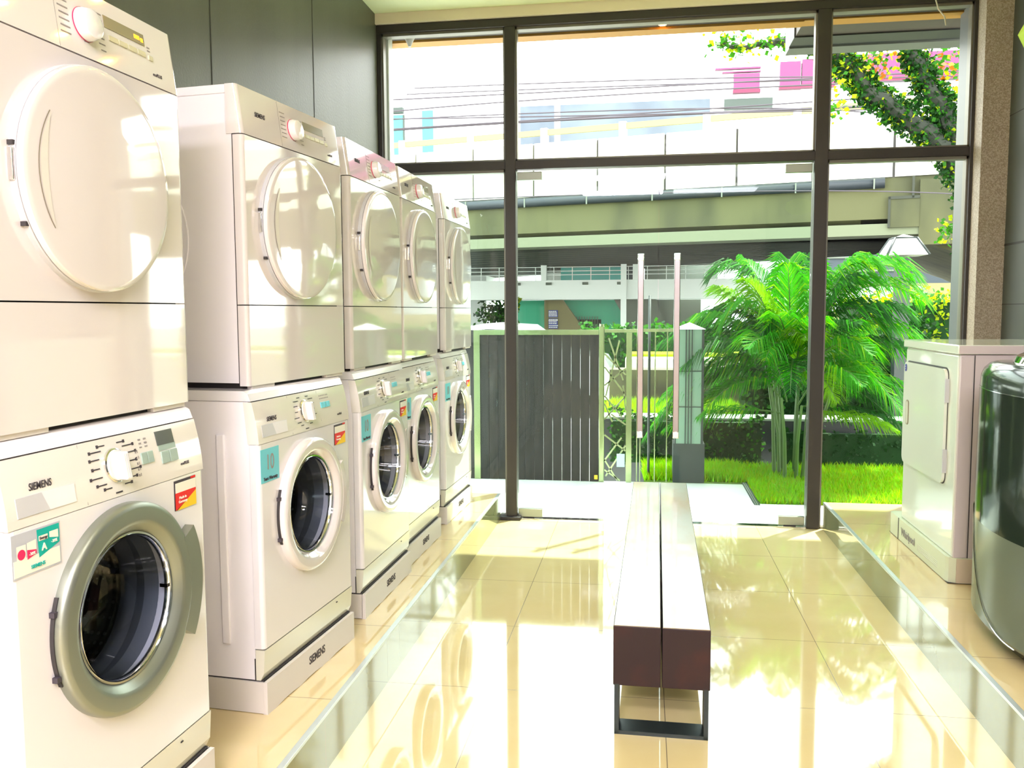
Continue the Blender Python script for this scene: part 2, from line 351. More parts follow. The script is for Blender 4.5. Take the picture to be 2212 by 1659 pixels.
for i, (x, y) in enumerate(dls):
    e = empty('downlight', (x, y, 3.16), label='small round warm halogen downlight in the ceiling', cat='downlight', group='halogen downlights in the ceiling')
    def flip(mb): return mb.map(lambda a, b_, c: (a, c, -.001+b_))
    flip(MB().m('chrome').lathe(0, 0, [(.045, 0), (.045, -.006), (.032, -.006), (.028, 0)], 24)).build('rim', e)
    flip(MB().m('downlight').lathe(0, 0, [(.028, -.002), (0, -.002)], 24)).build('bulb', e)

# ------------------------------------------------------------------ lettering (shared meshes)
SIEM = text_mesh('SIEMENS', .0185, 'ink', .0002, .78)
SIEM_SOFT = text_mesh('SIEMENS', .019, 'ink', .0002, .78)
SIEM_BIG = text_mesh('SIEMENS', .036, 'ink', .0006, .82)
WHIRL = text_mesh('Whirlpool', .052, 'ink_soft', .0006, 1.0)
TEN = text_mesh('10', .062, 'ink_soft', 0, .75)
TENY = text_mesh('Years Warranty', .014, 'ink', .0002, .85)
ECO = text_mesh('ecoPLUS', .010, 'ink', 0, .9)
ENERGY = text_mesh('Energy', .007, 'ink', 0, 1); BIGA = text_mesh('A', .017, 'label_white', .0006, 1)
RPM = text_mesh('-30%', .0075, 'label_white', 0, 1); REDT = text_mesh('Made in\nGermany', .009, 'label_white', 0, 1)
ENGY2 = text_mesh('SIEMENS', .009, 'teal', .0001, 1)
def put_text(me, name, parent, x, y, z, rot=0, **k):
    o = obj(name, me, parent, **k); o.location = (x, y, z); o.rotation_euler = (0, rot, 0); return o

# ------------------------------------------------------------------ tumble dryer
DZ1, DZ2, DT = .2324, .7034, .840
def dpan(z): return .018*max(0, (z-DZ2)/(DT-DZ2))
def build_dryer(label):
    e = empty('tumble_dryer', label=label, cat='tumble dryer', group='tumble dryers stacked on the washers')
    b = MB().m('enamel_side').box(.003, .595, .03, .54, .012, .815)
    b.box(0, .598, .05, .545, .815, DT, .004)
    b.m('seam_dark').box(.002, .596, .028, .034, .012, .83).box(.03, .57, .02, .5, -.008, .012)
    b.build('cabinet', e)
    # embossed arcs on the side wall
    em = MB().m('enamel_side')
    for r, cy, cz, a0, a1 in ((.16, .42, .42, .5*PI, 1.5*PI), (.235, .42, .42, .55*PI, 1.45*PI), (.07, .30, .68, .5*PI, 1.5*PI)):
        em.tube([(.003, cy+r*math.cos(a0+(a1-a0)*i/24), cz+r*math.sin(a0+(a1-a0)*i/24)) for i in range(25)], .0026, 5)
    em.build('side_embossing', e)
    def shell(nm, z0, z1, m, tilt=False, back=.03):
        R = .012; pr = [(0, back), (0, R)]+[(R-R*math.cos(t*PI/8), R-R*math.sin(t*PI/8)) for t in range(1, 5)]
        pr += [(.598-x, y) for x, y in reversed(pr)]
        mb = MB().m(m); n = len(pr)
        A = [mb.bm.verts.new((x, y, z0)) for x, y in pr]; B = [mb.bm.verts.new((x, y, z1)) for x, y in pr]
        for i in range(n-1):
            flat = i == n//2-1
            mb._f([A[i], A[i+1], B[i+1], B[i]], not flat)
        mb._f(A); mb._f(B[::-1])
        if tilt: mb.map(lambda x, y, z: (x, y+(.018 if z > z0+.01 else 0)*(1 if y < back-.001 else 0), z))
        return mb.build(nm, e)
    shell('base_panel', .004, DZ1-.0015, 'enamel_gloss'); shell('front_panel', DZ1+.0015, DZ2-.0015, 'enamel_gloss'); shell('control_panel', DZ2+.0015, DT, 'enamel_gloss', True, .05)
    for xa in (.02, .46): MB().m('plinth').box(xa, xa+.12, .004, .02, -.006, .006, .001).build('lower_lip', e)
    cx, cz, R = .287, .468, .214
    d = MB().m('grey_plastic').lathe(cx, cz, [(R+.002, .0), (R+.002, -.010), (R-.002, -.013), (R-.002, -.02)], 72)
    d.m('enamel_gloss').lathe(cx, cz, [(R-.002, -.013), (R, -.014), (R, -.0235), (R-.002, -.0258), (R-.006, -.027), (R-.012, -.0275), (R-.014, -.0276), (R-.10, -.0305), (R-.102, -.03055), (0, -.0325)], 72)
    dd = d.build('door', e)
    g = MB().m('panel_plastic'); n = 20       # crescent grip near the left rim
    for i in range(n):
        t0, t1 = -1+2*i/n, -1+2*(i+1)/n; q = []
        for t, sgn in ((t0, 0), (t1, 0), (t1, 1), (t0, 1)):
            a = PI+t*.62; r = .176-sgn*.020*(1-t*t); q.append((cx+r*math.cos(a), -.0286, cz+r*math.sin(a)))
        g.poly([(x, y-.0012, z) for x, y, z in q])
    g.m('wp_handle')
    for i in range(n):
        t0, t1 = -1+2*i/n, -1+2*(i+1)/n; q = []
        for t, sgn in ((t0, 0), (t1, 0), (t1, 1), (t0, 1)):
            a = PI+t*.62; r = .178+sgn*.002; q.append((cx+r*math.cos(a), -.0296, cz+r*math.sin(a)))
        g.poly(q)
    g.build('grip_recess', dd)
    MB().m('chrome').box(cx-R-.005, cx-R+.006, -.011, 0, cz-.028, cz+.028, .002).build('hinge', dd)
    for zz in (.036, -.10): MB().m('seam_dark').box(cx-R-.0035+(.0 if zz > 0 else .022), cx-R+.004+(.0 if zz > 0 else .022), -.011, 0, cz+zz-.004, cz+zz+.004).build('hinge_screw', dd)
    # dial, display and buttons, laid on the leaning panel
    def P(mb): return mb.map(lambda x, y, z: (x, y+dpan(z), z))
    P(MB().m('pink').lathe(.293, .769, [(.0325, 0), (.0325, -.0025)], 40).m('enamel').lathe(.293, .769, [(.032, 0), (.031, -.012), (.028, -.022), (.024, -.024), (0, -.024)], 40)).build('program_knob', e)
    P(MB().m('display_olive').box(.355, .487, -.0016, .002, .784, .808)).build('display', e)
    P(MB().m('led').box(.452, .470, -.0022, .0, .792, .800).box(.474, .482, -.0022, .0, .790, .798)).build('display_digits', e, label='glowing orange digits')
    for k in range(4): P(MB().m('button_cream').box(.364+k*.031, .392+k*.031, -.003, .002, .760, .771, .001)).build('button', e)
    P(MB().m('button_cream').box(.495, .510, -.003, .002, .758, .768, .001)).build('button', e)
    mk = MB().m('ink_soft')
    for k in range(7):
        z = .808-k*.012; mk.box(.222+.002*(k % 2), .250, -.0008, .001, z, z+.0025).box(.335-.002*(k % 3), .350, -.0008, .001, z-.004, z-.0015)
    P(mk).build('dial_markings', e); P(MB().m('ink_soft').box(.2135, .2142, -.0006, .001, .706, .838)).build('panel_seam', e)
    P(MB().m('ink_soft').box(.285, .30, -.0008, .001, .735, .7375)).build('start_mark', e); P(MB().m('ink_soft').box(.495, .505, -.0008, .001, .776, .779).box(.495, .505, -.0008, .001, .783, .786)).build('button_mark', e)
    put_text(SIEM, 'maker_lettering', e, .106, dpan(.77)-.001, .771)
    put_text(ECO, 'small_lettering', e, .520, dpan(.73)-.001, .730)
    return e

# ------------------------------------------------------------------ washing machine (front loader) on its plinth
WP0, WK, WF, WL, WT = .098, .190, .772, .892, .922
def wpan(z): return .020*max(0, (z-WF)/(WL-WF))**1.6+max(0, z-WL)*.5
def build_washer(label, silver=False):
    e = empty('washing_machine', label=label, cat='washing machine', group=None)
    b = MB().m('enamel_side').box(.003, .018, .032, .56, WP0, WL).box(.580, .595, .032, .56, WP0, WL).box(.003, .595, .55, .56, WP0, WL).box(.018, .58, .032, .55, WP0, WP0+.01)
    b.m('seam_dark').box(.001, .597, .030, .034, WP0, .16)
    b.build('cabinet', e)
    MB().m('enamel_side').box(-.0045, .004, .105, .132, WP0+.1, .80, .0042, 3).build('side_bead', e)
    MB().m('enamel_side').box(.594, .6025, .105, .132, WP0+.1, .80, .0042, 3).build('side_bead', e)
    MB().m('enamel').prism([(.022, WL+.0015), (.030, WL+.022), (.045, WT), (.57, WT), (.57, WL+.0015)], 'x', 0, .598).build('top_lid', e)
    # control panel, bulging forward
    def prof(z0, z1, n=8): return [(wpan(z0+(z1-z0)*i/n), z0+(z1-z0)*i/n) for i in range(n+1)]
    pp = prof(WF+.001, WL-.001)
    MB().m('panel_plastic').prism([(.034, WF+.001)]+pp+[(.045, WL-.001)], 'x', .0, .598, True).build('control_panel', e)
    # front panel with round opening
    cx, cz, R = .296, .546, .206
    f = MB().m('enamel').hole_plate(.012, .586, WK, WF, cx, cz, .158, 0, .05)
    for s_ in (0, 1):
        q = [(.012-.012*math.sin(t*PI/8), .012-.012*math.cos(t*PI/8)) for t in range(5)]+[(0, .030)]
        if s_: q = [(.598-x, y) for x, y in q]
        A = [f.bm.verts.new((x, y, WK)) for x, y in q]; B = [f.bm.verts.new((x, y, WF)) for x, y in q]
        for i in range(len(q)-1): f._f([A[i], A[i+1], B[i+1], B[i]], i < 4)
    f.box(.002, .596, .012, .03, WK, WK+.004).box(.002, .596, .012, .03, WF-.004, WF)
    f.build('front_panel', e)
    MB().m('kick').prism([(.030, WP0), (.016, WP0), (.006, WP0+.02), (.001, WK-.004), (.030, WK-.004)], 'x', .001, .597).build('kick_plate', e)
    MB().m('seam_dark').box(.47, .478, .0, .004, .168, .171).build('kick_plate_catch', e)
    # door
    rm = 'silver' if silver else 'enamel_gloss'
    ro = R+(.006 if silver else 0)
    d = MB().m(rm).lathe(cx, cz, [(ro, .0), (ro, -.001), (ro, -.013), (ro-.0015, -.019), (ro-.006, -.0235), (ro-.0115, -.0255), (ro-.013, -.0257), (.176, -.0250), (.174, -.0248), (.168, -.0225), (.1665, -.0215), (.152, -.008), (.1505, -.006), (.148, .004)], 88)
    dd = d.build('door_ring', e, label='silver door ring' if silver else None)
    MB().m('seam_dark').arc(cx, cz, ro-.006, ro+.0025, PI-.40, PI+.40, -.008, 0, 14).build('hinge', dd)
    for zz in (.055, -.065): MB().m('ink').box(cx-ro-.001, cx-ro+.010, -.011, 0, cz+zz-.005, cz+zz+.005).build('hinge_pin', dd)
    if silver: MB().m(rm).arc(cx, cz, .198, .243, -.58, .50, -.026, -.004, 20).build('handle', dd)
    else: MB().m(rm).arc(cx, cz, .19, .216, -.50, .50, -.0262, -.006, 20).build('handle', dd)
    MB().m('chrome').lathe(cx, cz, [(.1505, -.008), (.146, -.008), (.143, -.004), (.142, .006)], 72).build('glass_rim', dd)
    g = MB().m('door_glass').lathe(cx, cz, [(.146, -.012), (.140, .01), (.130, .055), (.116, .085), (.07, .098), (0, .102)], 64)
    g.build('door_glass', dd)
    MB().m('chrome').box(cx+.134, cx+.146, -.006, .012, cz-.004, cz+.004).build('latch', dd)
    MB().m('rubber').lathe(cx, cz, [(.158, .03), (.150, .06), (.166, .09), (.160, .125), (.176, .14)], 64).build('door_seal', e)
    MB().m('drum').lathe(cx, cz, [(.176, .135), (.235, .14), (.235, .40), (.18, .43), (0, .435)], 64).build('drum', e)
    pd = MB().m('grey_plastic')
    for k in range(3):
        a = .5+k*2*PI/3; c, s_ = math.cos(a), math.sin(a)
        pts = [(cx+c*.235-s_*.03, cz+s_*.235+c*.03), (cx+c*.18, cz+s_*.18), (cx+c*.235+s_*.03, cz+s_*.235-c*.03)]
        pd.prism(pts, 'y', .16, .38)
    pd.build('drum_paddles', e)
    # controls
    def P(mb): return mb.map(lambda x, y, z: (x, y+wpan(z), z))
    kx = .292
    kn = MB().m('chrome').lathe(kx, .836, [(.034, 0), (.034, -.004), (.0315, -.006)], 40).m('panel_plastic').lathe(kx, .836, [(.0315, -.004), (.030, -.010), (0, -.010)], 40)
    P(kn.m('enamel').box(kx-.010, kx+.010, -.030, -.008, .808, .864, .004, 3).m('grey_plastic').box(kx-.0006, kx+.0006, -.0306, -.008, .812, .860)).build('program_knob', e)
    P(MB().m('grey_plastic').box(.024, .168, -.0012, .002, .790, .824, .0).m('enamel').poly([(.10, -.0014, .790), (.168, -.0014, .790), (.168, -.0014, .824), (.085, -.0014, .824)])).build('detergent_drawer_grip', e)
    P(MB().m('ink_soft').box(.1985, .1992, -.0006, .001, WF+.004, WL-.002)).build('panel_seam', e)
    if not silver: P(MB().m('ink_soft').box(.3905, .3912, -.0006, .001, WF+.02, WL-.004)).build('panel_seam', e)
    pl = MB().m('ink')
    for k in range(7):
        a = PI/2+.35+k*.40
        for sg in (1, -1):
            x = kx+sg*abs(math.cos(a))*.042+sg*.004; z = .836+math.sin(a)*.045; L = .018+.006*((k*5) % 3)
            pl.m('ink').box(min(x, x+sg*L), max(x, x+sg*L), -.0008, .001, z-.0012, z+.0010)
            if silver: pl.box(x+sg*L+sg*.004-.003, x+sg*L+sg*.004+.003, -.0008, .001, z-.003, z+.003)
    pl.box(kx-.010, kx+.010, -.0008, .001, .780, .783)
    P(pl).build('panel_markings', e)
    if silver:
        P(MB().m('display').box(.438, .500, -.0016, .002, .852, .882)).build('display', e)
        P(MB().m('button').box(.440, .502, -.0012, .002, .840, .852)).build('display_strip', e)
        for k in range(2): P(MB().m('button').box(.444+k*.031, .472+k*.031, -.003, .002, .812, .838, .001)).build('button', e)
        for k in range(2): P(MB().m('button').box(.376+k*.021, .395+k*.021, -.003, .002, .822, .846, .001)).build('button', e)
        im = MB().m('ink_soft')
        for k in range(5): im.box(.360, .3635, -.0008, .001, .80+k*.012, .805+k*.012).box(.367, .3685, -.0008, .001, .80+k*.012, .806+k*.012)
        for k in range(3): im.box(.378, .386, -.0008, .001, .856+k*.008, .859+k*.008).box(.396, .405, -.0008, .001, .856+k*.008, .859+k*.008)
        P(im).build('button_markings', e)
    else:
        for k in range(3): P(MB().m('blue_sticker').box(.402+k*.022, .420+k*.022, -.003, .002, .832, .850, .001)).build('button', e)
        im = MB().m('ink_soft')
        for k in range(6): im.box(.402+k*.011, .409+k*.011, -.0008, .001, .860, .863).box(.402+k*.011, .408+k*.011, -.0008, .001, .869, .872)
        P(im).build('button_markings', e)
    put_text(SIEM_SOFT, 'maker_lettering', e, .086, wpan(.836)-.001, .837)
    put_text(ECO, 'small_lettering', e, .526, wpan(.80)-.001, .800)
    put_text(SIEM_BIG, 'plinth_lettering', e, .312, -.0045, .052)
    # stickers
    st = MB().m('ink').box(.478, .562, -.001, .0, .699, .766).m('label_white').box(.482, .562, -.0016, -.001, .736, .760).m('red').poly([(.480, -.0017, .738), (.562, -.0017, .738), (.562, -.0017, .730), (.484, -.0017, .700), (.480, -.0017, .700)])
    st.poly([(.542, -.0017, .7615), (.562, -.0017, .7615), (.562, -.0017, .766), (.542, -.0017, .766)]).m('yellow').poly([(.562, -.0019, .733), (.486, -.0019, .699), (.562, -.0019, .699)])
    ss = st.build('red_yellow_sticker', e); put_text(REDT, 'sticker_lettering', ss, .508, -.0026, .721)
    if silver:
        s2 = MB().m('label_grey').box(.004, .120, -.001, 0, .688, .765).m('label_white').box(.007, .117, -.0014, -.001, .691, .720).m('teal').poly([(.062, -.0016, .762), (.117, -.0016, .762), (.117, -.0016, .728), (.066, -.0016, .712)])
        s2.m('label_white').poly([(.014, -.0016, .744), (.036, -.0016, .744), (.036, -.0016, .716), (.014, -.0016, .716)]).poly([(.038, -.0016, .745), (.060, -.0016, .747), (.060, -.0016, .722), (.038, -.0016, .716)])
        s2.poly([(.066, -.0019, .750), (.088, -.0019, .750), (.088, -.0019, .741), (.066, -.0019, .741)]).poly([(.092, -.0019, .752), (.114, -.0019, .752), (.114, -.0019, .737), (.092, -.0019, .742)])
        s2.m('pink').poly([(.038, -.0019, .733), (.060, -.0019, .729), (.060, -.0019, .722), (.038, -.0019, .716)]).lathe(.025, .728, [(.009, -.0019), (0, -.0019)], 20)
        ss = s2.build('energy_sticker', e); put_text(BIGA, 'sticker_lettering', ss, .078, -.0024, .7285); put_text(RPM, 'sticker_lettering', ss, .103, -.0024, .733); put_text(ENERGY, 'sticker_lettering', ss, .077, -.0026, .7455); put_text(ENGY2, 'sticker_lettering', ss, .062, -.0024, .7005); put_text(RPM, 'sticker_lettering', ss, .049, -.0026, .724)
    else:
        s2 = MB().m('blue_sticker').box(.006, .108, -.001, 0, .662, .757)
        ss = s2.build('blue_sticker', e); put_text(TEN, 'sticker_lettering', ss, .056, -.0018, .716); put_text(TENY, 'sticker_lettering', ss, .057, -.0018, .672)
    # plinth: a tray with a wavy lower edge
    pt = [(0.0, .0)]
    for k in range(1, 12): pt.append((.598*k/12, .004 if k in (2, 3, 5, 6, 9, 10) else .0))
    pt += [(.598, 0), (.598, .093), (0, .093)]
    MB().m('plinth').prism(pt, 'y', -.004, .010).box(0, .598, .008, .56, .002, .093).m('seam_dark').box(.004, .594, .004, .55, -.0005, .002).m('seam_dark').box(.006, .592, .01, .54, .093, .0985).build('plinth', e)
    return e

HP = .1656
def place(e, X, Y, a, z): e.location = (X-.0115*math.sin(a), Y-.0115*math.cos(a), z); e.rotation_euler = (0, 0, PI/2-a)
ordn = ['nearest the camera, cut by the photo edge', 'second from the camera, side wall showing', 'third of the row', 'fourth of the row', 'farthest, alone by the glass front']
DP = [(-1.083, 1.2977, .0456), (-1.0984, 2.2936, .1204), (-1.0566, 3.0466, .0296), (-1.0437, 3.6766, .0148), (-1.0568, 4.5384, .036)]
WPp = [(-1.050, 1.285, .045), (-1.0517, 2.2302+.0115, .0827), (-1.0095-.012, 3.0075+.01, .018), (-1.0363, 3.6299+.01, .02), (-1.0439, 4.45+.01, .03)]
d0 = build_dryer('white tumble dryer with round door, '+ordn[0]); place(d0, *DP[0], 1.0927)
for i in range(1, 5):
    c = copy_tree(d0); c['label'] = 'white tumble dryer with round door, '+ordn[i]; place(c, *DP[i], 1.0927)
    if i > 0:
        for ch in [q for q in c.children if q.name.startswith(('display_digits',))]: bpy.data.objects.remove(ch)
for q in [q for q in d0.children if q.name.startswith('maker_lettering')]: pass
w0 = build_washer('white front-loading washer with wide silver door ring and energy sticker, nearest machine', True); place(w0, *WPp[0], HP)
w1 = build_washer('white washer with white door ring and blue sticker, second from the camera'); w1['group'] = 'white-doored washers in the lower row'; place(w1, *WPp[1], HP)
for i, t in ((2, 'third of the lower row'), (3, 'fourth, just before the gap in the row'), (4, 'farthest, alone by the glass front')):
    c = copy_tree(w1); c['label'] = 'white washer with blue sticker, '+t; place(c, *WPp[i], HP)

# ------------------------------------------------------------------ bench
be = empty('bench', (.0576, 2.5872, 0), -.0141, label='low dark wood bench of two thick planks on black steel loops, middle of the floor', cat='bench')
L_, W_, H_ = 2.26, .2923, .3452
for s_ in (-1, 1):
    x0, x1 = sorted((s_*.002, s_*W_/2))
    b = MB().m('wood_end').box(x0, x1, 0, L_, H_-.19, H_-.002, .003).m('wood_top_reflect').box(x0+.002, x1-.002, .002, L_-.002, H_-.004, H_, .0008)
    b.build('plank', be)
for y in (.0, L_-.09):
    b = MB().m('bench_steel').box(-W_/2+.004, -W_/2+.018, y, y+.08, 0, H_-.185).box(W_/2-.018, W_/2-.004, y, y+.08, 0, H_-.185).box(-W_/2+.004, W_/2-.004, y, y+.08, 0, .012)
    b.build('leg_loop', be)

# ------------------------------------------------------------------ white top-venting dryer on the right platform, facing the aisle
we = empty('clothes_dryer', (1.275, 3.755, HP), label='tall white clothes dryer with square door on the right platform, facing the washers', cat='dryer')
# local: x into the machine (+X), y along the front (+Y)
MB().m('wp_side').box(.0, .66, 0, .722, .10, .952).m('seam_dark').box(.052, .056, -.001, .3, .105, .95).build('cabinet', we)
MB().m('wp_white').box(-.006, .02, .008, .718, .108, .950, .006, 3).m('wp_side').box(-.002, .05, -.003, .012, .108, .950, .004).build('front_panel', we)
MB().m('wp_white').box(-.016, .674, -.016, .735, .955, .993, .005).m('wp_side').box(-.012, .67, -.0165, -.012, .958, .990).build('top_cap', we)
b = MB().m('wp_base').prism([(-.022, .03), (-.022, .84), (.0, .86), (.6, .86), (.6, -.01), (.02, -.01), (-.015, .005)], 'z', .003, .108)
b.m('wp_base_side').box(.01, .6, -.0125, -.008, .004, .106).m('seam_dark').box(-.024, -.02, .70, .704, .002, .108).m('seam_dark').box(-.021, .59, -.008, .858, .001, .003)
for k in range(4): b.m('kick').box(-.0235, -.021, .12, .40, .030+k*.008, .033+k*.008)
b.build('pedestal', we)
def rrect(x0, x1, z0, z1, r, n=6):
    out = []
    for cx, cz, a in ((x1-r, z1-r, 0), (x0+r, z1-r, PI/2), (x0+r, z0+r, PI), (x1-r, z0+r, 1.5*PI)):
        out += [(cx+r*math.cos(a+PI/2*i/n), cz+r*math.sin(a+PI/2*i/n)) for i in range(n+1)]
    return out
dr = MB().m('seam_dark').prism(rrect(.112, .70, .392, .892, .035), 'x', -.008, -.005).m('wp_white').prism(rrect(.115, .70, .396, .886, .035), 'x', -.020, -.006).build('door', we)
MB().m('wp_handle').prism(rrect(.605, .648, .585, .705, .019), 'x', -.023, -.019).m('kick').prism(rrect(.612, .641, .592, .698, .013), 'x', -.0235, -.021).build('handle', dr)
for z in (.80, .50): MB().m('grey_plastic').box(-.022, -.006, .104, .113, z-.055, z+.045).build('hinge', dr)
MB().m('sign_blue').prism([(.668+.014*math.cos(t*PI/12), .858+.018*math.sin(t*PI/12)) for t in range(24)], 'x', -.0225, -.0065).m('label_white').box(-.0235, -.0225, .664, .672, .851, .853).box(-.0235, -.0225, .664, .672, .862, .864).build('round_badge', we)
o = obj('maker_lettering', WHIRL, we); o.rotation_euler = (0, 0, -PI/2); o.location = (-.0235, .545, .052)
# pale glass ornament on top of it
ve = empty('glass_vase', (1.72, 4.0, HP+.993), label='pale green frosted glass vase on the white clothes dryer, at the right edge', cat='vase')
MB().m('pale_glass').lathez(0, 0, [(.085, 0), (.088, .03), (.075, .07), (.05, .11), (.028, .15), (.024, .19)], 32).build('vase_body', ve)

# ------------------------------------------------------------------ dark top-loading washer at the right edge
te = empty('top_loading_washer', (1.15, 2.68, HP), label='dark grey-green glossy top-loading washer with bowed front, at the right edge', cat='washing machine')
def bow(s, off=0):     # plan outline, y 0..0.70 along the front, x into the machine
    pts = []
    n = 20
    for i in range(n+1):
        t = i/n; y = .70*t; x = .065*(2*t-1)**2*1.0+.0; pts.append((x+off, y))
    pts[0] = (.10+off, .0); pts.insert(1, (.075+off, .012)); pts[-1] = (.10+off, .70); pts.insert(-1, (.07+off, .688))
    return pts
def ring(scale, inset):
    return [(x+inset, .35+(y-.35)*scale) for x, y in bow(0)]
def loft(mb, levels, x1):
    R_ = []
    for z, sc, ins in levels:
        q = ring(sc, ins); y0, y1 = q[0][1], q[-1][1]
        q = q+[(x1, y1), (x1, y0)]
        R_.append([mb.bm.verts.new((x, y, z)) for x, y in q])
    n = len(R_[0])
    for A, B in zip(R_, R_[1:]):
        for i in range(n): mb._f([A[i], A[(i+1) % n], B[(i+1) % n], B[i]], True)
    mb._f(R_[0][::-1]); mb._f(R_[-1]); return mb
loft(MB().m('black_gloss'), [(.0, .93, .07), (.06, .95, .05)], .66).build('base', te)
loft(MB().m('dark_gloss'), [(.40, 1.0, -.002), (.862, 1.0, .0)], .70).build('upper_front', te)
loft(MB().m('lower_gloss_reflect'), [(.055, .985, .010), (.07, 1.0, .0), (.40, 1.0, -.002)], .70).build('body', te)  # lighter lower front: reflected platform put into its colour
loft(MB().m('dark_gloss2'), [(.866, 1.0, .001), (.905, .995, .003), (.93, .985, .012), (.948, .965, .030), (.955, .94, .05)], .69).build('top_deck', te)
loft(MB().m('black_gloss'), [(.955, .86, .09), (.975, .85, .10), (.985, .82, .12)], .60).build('lid', te)
loft(MB().m('chrome'), [(.8625, 1.002, -.002), (.8655, 1.002, -.002)], .70).build('chrome_band', te)
ln = MB().m('chrome'); pts = []
for i in range(17):
    t = i/16; y = .70-.02-.50*t**1.15; z = .42*(1-t)**2.2+.062; tt = y/.70
    pts.append((.065*(2*tt-1)**2-.0035+(.02 if tt > .96 else 0), y, z))
ln.tube(pts, .0022, 6).build('curved_trim', te)

# ------------------------------------------------------------------ hanging lime lantern and cable
le = empty('paper_lantern', (1.272, 3.0, 2.17), label='faceted lime green paper lantern hanging at the right edge', cat='lantern')
def icos(mb, r, sc=1):
    rr = bmesh.ops.create_icosphere(mb.bm, subdivisions=2, radius=r)
    for v in rr['verts']: v.co = Vector((v.co.x, v.co.y, v.co.z*.62))
    return mb
icos(MB().m('lime'), .115).build('shade', le); MB().m('cable').tube([(0, 0, .06), (0, 0, .98)], .002, 6).build('cord', le)
pts = [(1.52, 5.0, 3.118), (1.522, 5.0, 3.06), (1.510, 5.0, 2.99), (1.506, 5.0, 2.93), (1.520, 5.0, 2.885), (1.552, 5.0, 2.845), (1.560, 5.0, 2.80)]
MB().m('cable').tube(pts, .0035, 6).build('hanging_cable', label='thin pale cable dangling from the ceiling before the right window', cat='cable')

# ------------------------------------------------------------------ outside: fins, canopy, paving
S('ground', MB().m('street').box(-70, 70, 7.7, 120, -.55, -.45))
MB().m('paving').box(-2.6, .735, YW+.045, 6.60, -.12, -.002).build('paving', label='pale marble paving outside the glass doors', cat='paving')
MB().m('lamp_dark').box(.737, .775, 5.9, 6.66, -.1, .001).m('silver').box(.744, .749, 5.9, 6.66, -.01, .003).box(.757, .762, 5.9, 6.66, -.01, .003).build('drain_channel', label='narrow dark drain strip between paving and grass', cat='drain')
MB().m('fin_grey').box(1.846, 2.05, YW+.05, 5.66, -.1, 3.3, .003).build('facade_fin', label='grey metal fin outside the right window', cat='fin')
MB().m('fin_lit').box(-1.80, -1.598, YW+.05, 5.46, -.1, 3.3, .003).build('facade_fin', label='metal fin outside the left window, painted pale as lit', cat='fin')  # light falling on the left fin is put into its pale colour
ce = empty('entrance_canopy', (0, 5.6, 3.05), label='brown canopy ceiling outside above the glass front, orange edge', cat='canopy')
def LC(mb, n): return mb.map(lambda x, y, z: (x, y-5.6, z-3.05)).build(n, ce)
LC(MB().m('canopy').box(-2.2, 2.6, YW+.05, 5.6, 3.06, 3.3), 'soffit'); LC(MB().m('canopy_orange').box(-2.2, .94, 5.60, 5.71, 3.045, 3.3), 'edge_board')
LC(MB().m('canopy_orange').box(-2.2, -1.66, 5.56, 5.66, 2.985, 3.045), 'end_bracket')
LC(MB().m('canopy_orange').box(.94, 2.6, 5.60, 5.71, 3.05, 3.3), 'edge_board'); LC(MB().m('canopy').box(.94, 2.6, 5.71, 5.90, 3.05, 3.3), 'soffit'); LC(MB().m('canopy_beam').box(.93, 2.6, 5.90, 6.10, 3.04, 3.3), 'beam'); LC(MB().m('canopy_light').box(.93, 2.6, 6.10, 6.26, 3.03, 3.3), 'beam')
ds = empty('outdoor_downlight', (.093, 5.55, 3.07), label='small warm downlight glowing under the canopy', cat='downlight')
MB().m('chrome').box(-.025, .025, -.02, .02, -.014, 0).build('housing', ds); MB().m('downlight').box(-.016, .016, -.012, .012, -.018, -.013).build('bulb', ds)
cn = empty('spotlight', (-1.48, 5.44, 3.07), label='small pale cone-shaped spotlight at the top left pane', cat='spotlight')
MB().m('lamp_roof').lathez(0, 0, [(.008, -.10), (.026, -.06), (.042, -.03), (.042, -.001)], 20).build('cone', cn)

# ------------------------------------------------------------------ gate, lattice, railing
ge = empty('gate', (-.70, 6.58, 0), label='dark brown board gate in a greenish metal frame outside', cat='gate')
def LG(mb, n, **k): return mb.map(lambda x, y, z: (x+.70, y-6.58, z)).build(n, ge, **k)
x = -1.262; w_ = .0708
while x < -.34:
    LG(MB().m('gate_board').box(x, min(x+w_-.0028, -.335), 6.57, 6.592, .0, 1.125), 'board'); x += w_
LG(MB().m('gate_metal').box(-1.31, -.345, 6.56, 6.60, 1.125, 1.162), 'top_rail'); LG(MB().m('gate_metal').box(-1.31, -1.262, 6.56, 6.60, 0, 1.125), 'frame_post')
LG(MB().m('gate_metal').box(-1.262, -.345, 6.595, 6.61, .62, .66), 'cross_rail')
LG(MB().m('gate_board').box(-2.3, -1.31, 6.57, 6.60, 0, 1.162), 'side_board')
LG(MB().m('yellow').box(-.375, -.35, 6.55, 6.56, .02, .05), 'latch')
la = empty('lattice_screen', (-.22, 6.58, 0), label='metal screen of crossed bars beside the board gate', cat='screen')
def LL(mb, n, **k): return mb.map(lambda x, y, z: (x+.22, y-6.58, z)).build(n, la, **k)
LL(MB().m('gate_metal').box(-.342, -.302, 6.55, 6.61, 0, 1.19, .006).tube([(-.322, 6.58, 1.19), (-.322, 6.58, 1.205)], .02, 12), 'post'); LL(MB().m('gate_metal').box(-.137, -.095, 6.56, 6.60, 0, 1.14), 'post'); LL(MB().m('gate_metal').box(-.30, -.05, 6.56, 6.60, 1.142, 1.166), 'top_rail')
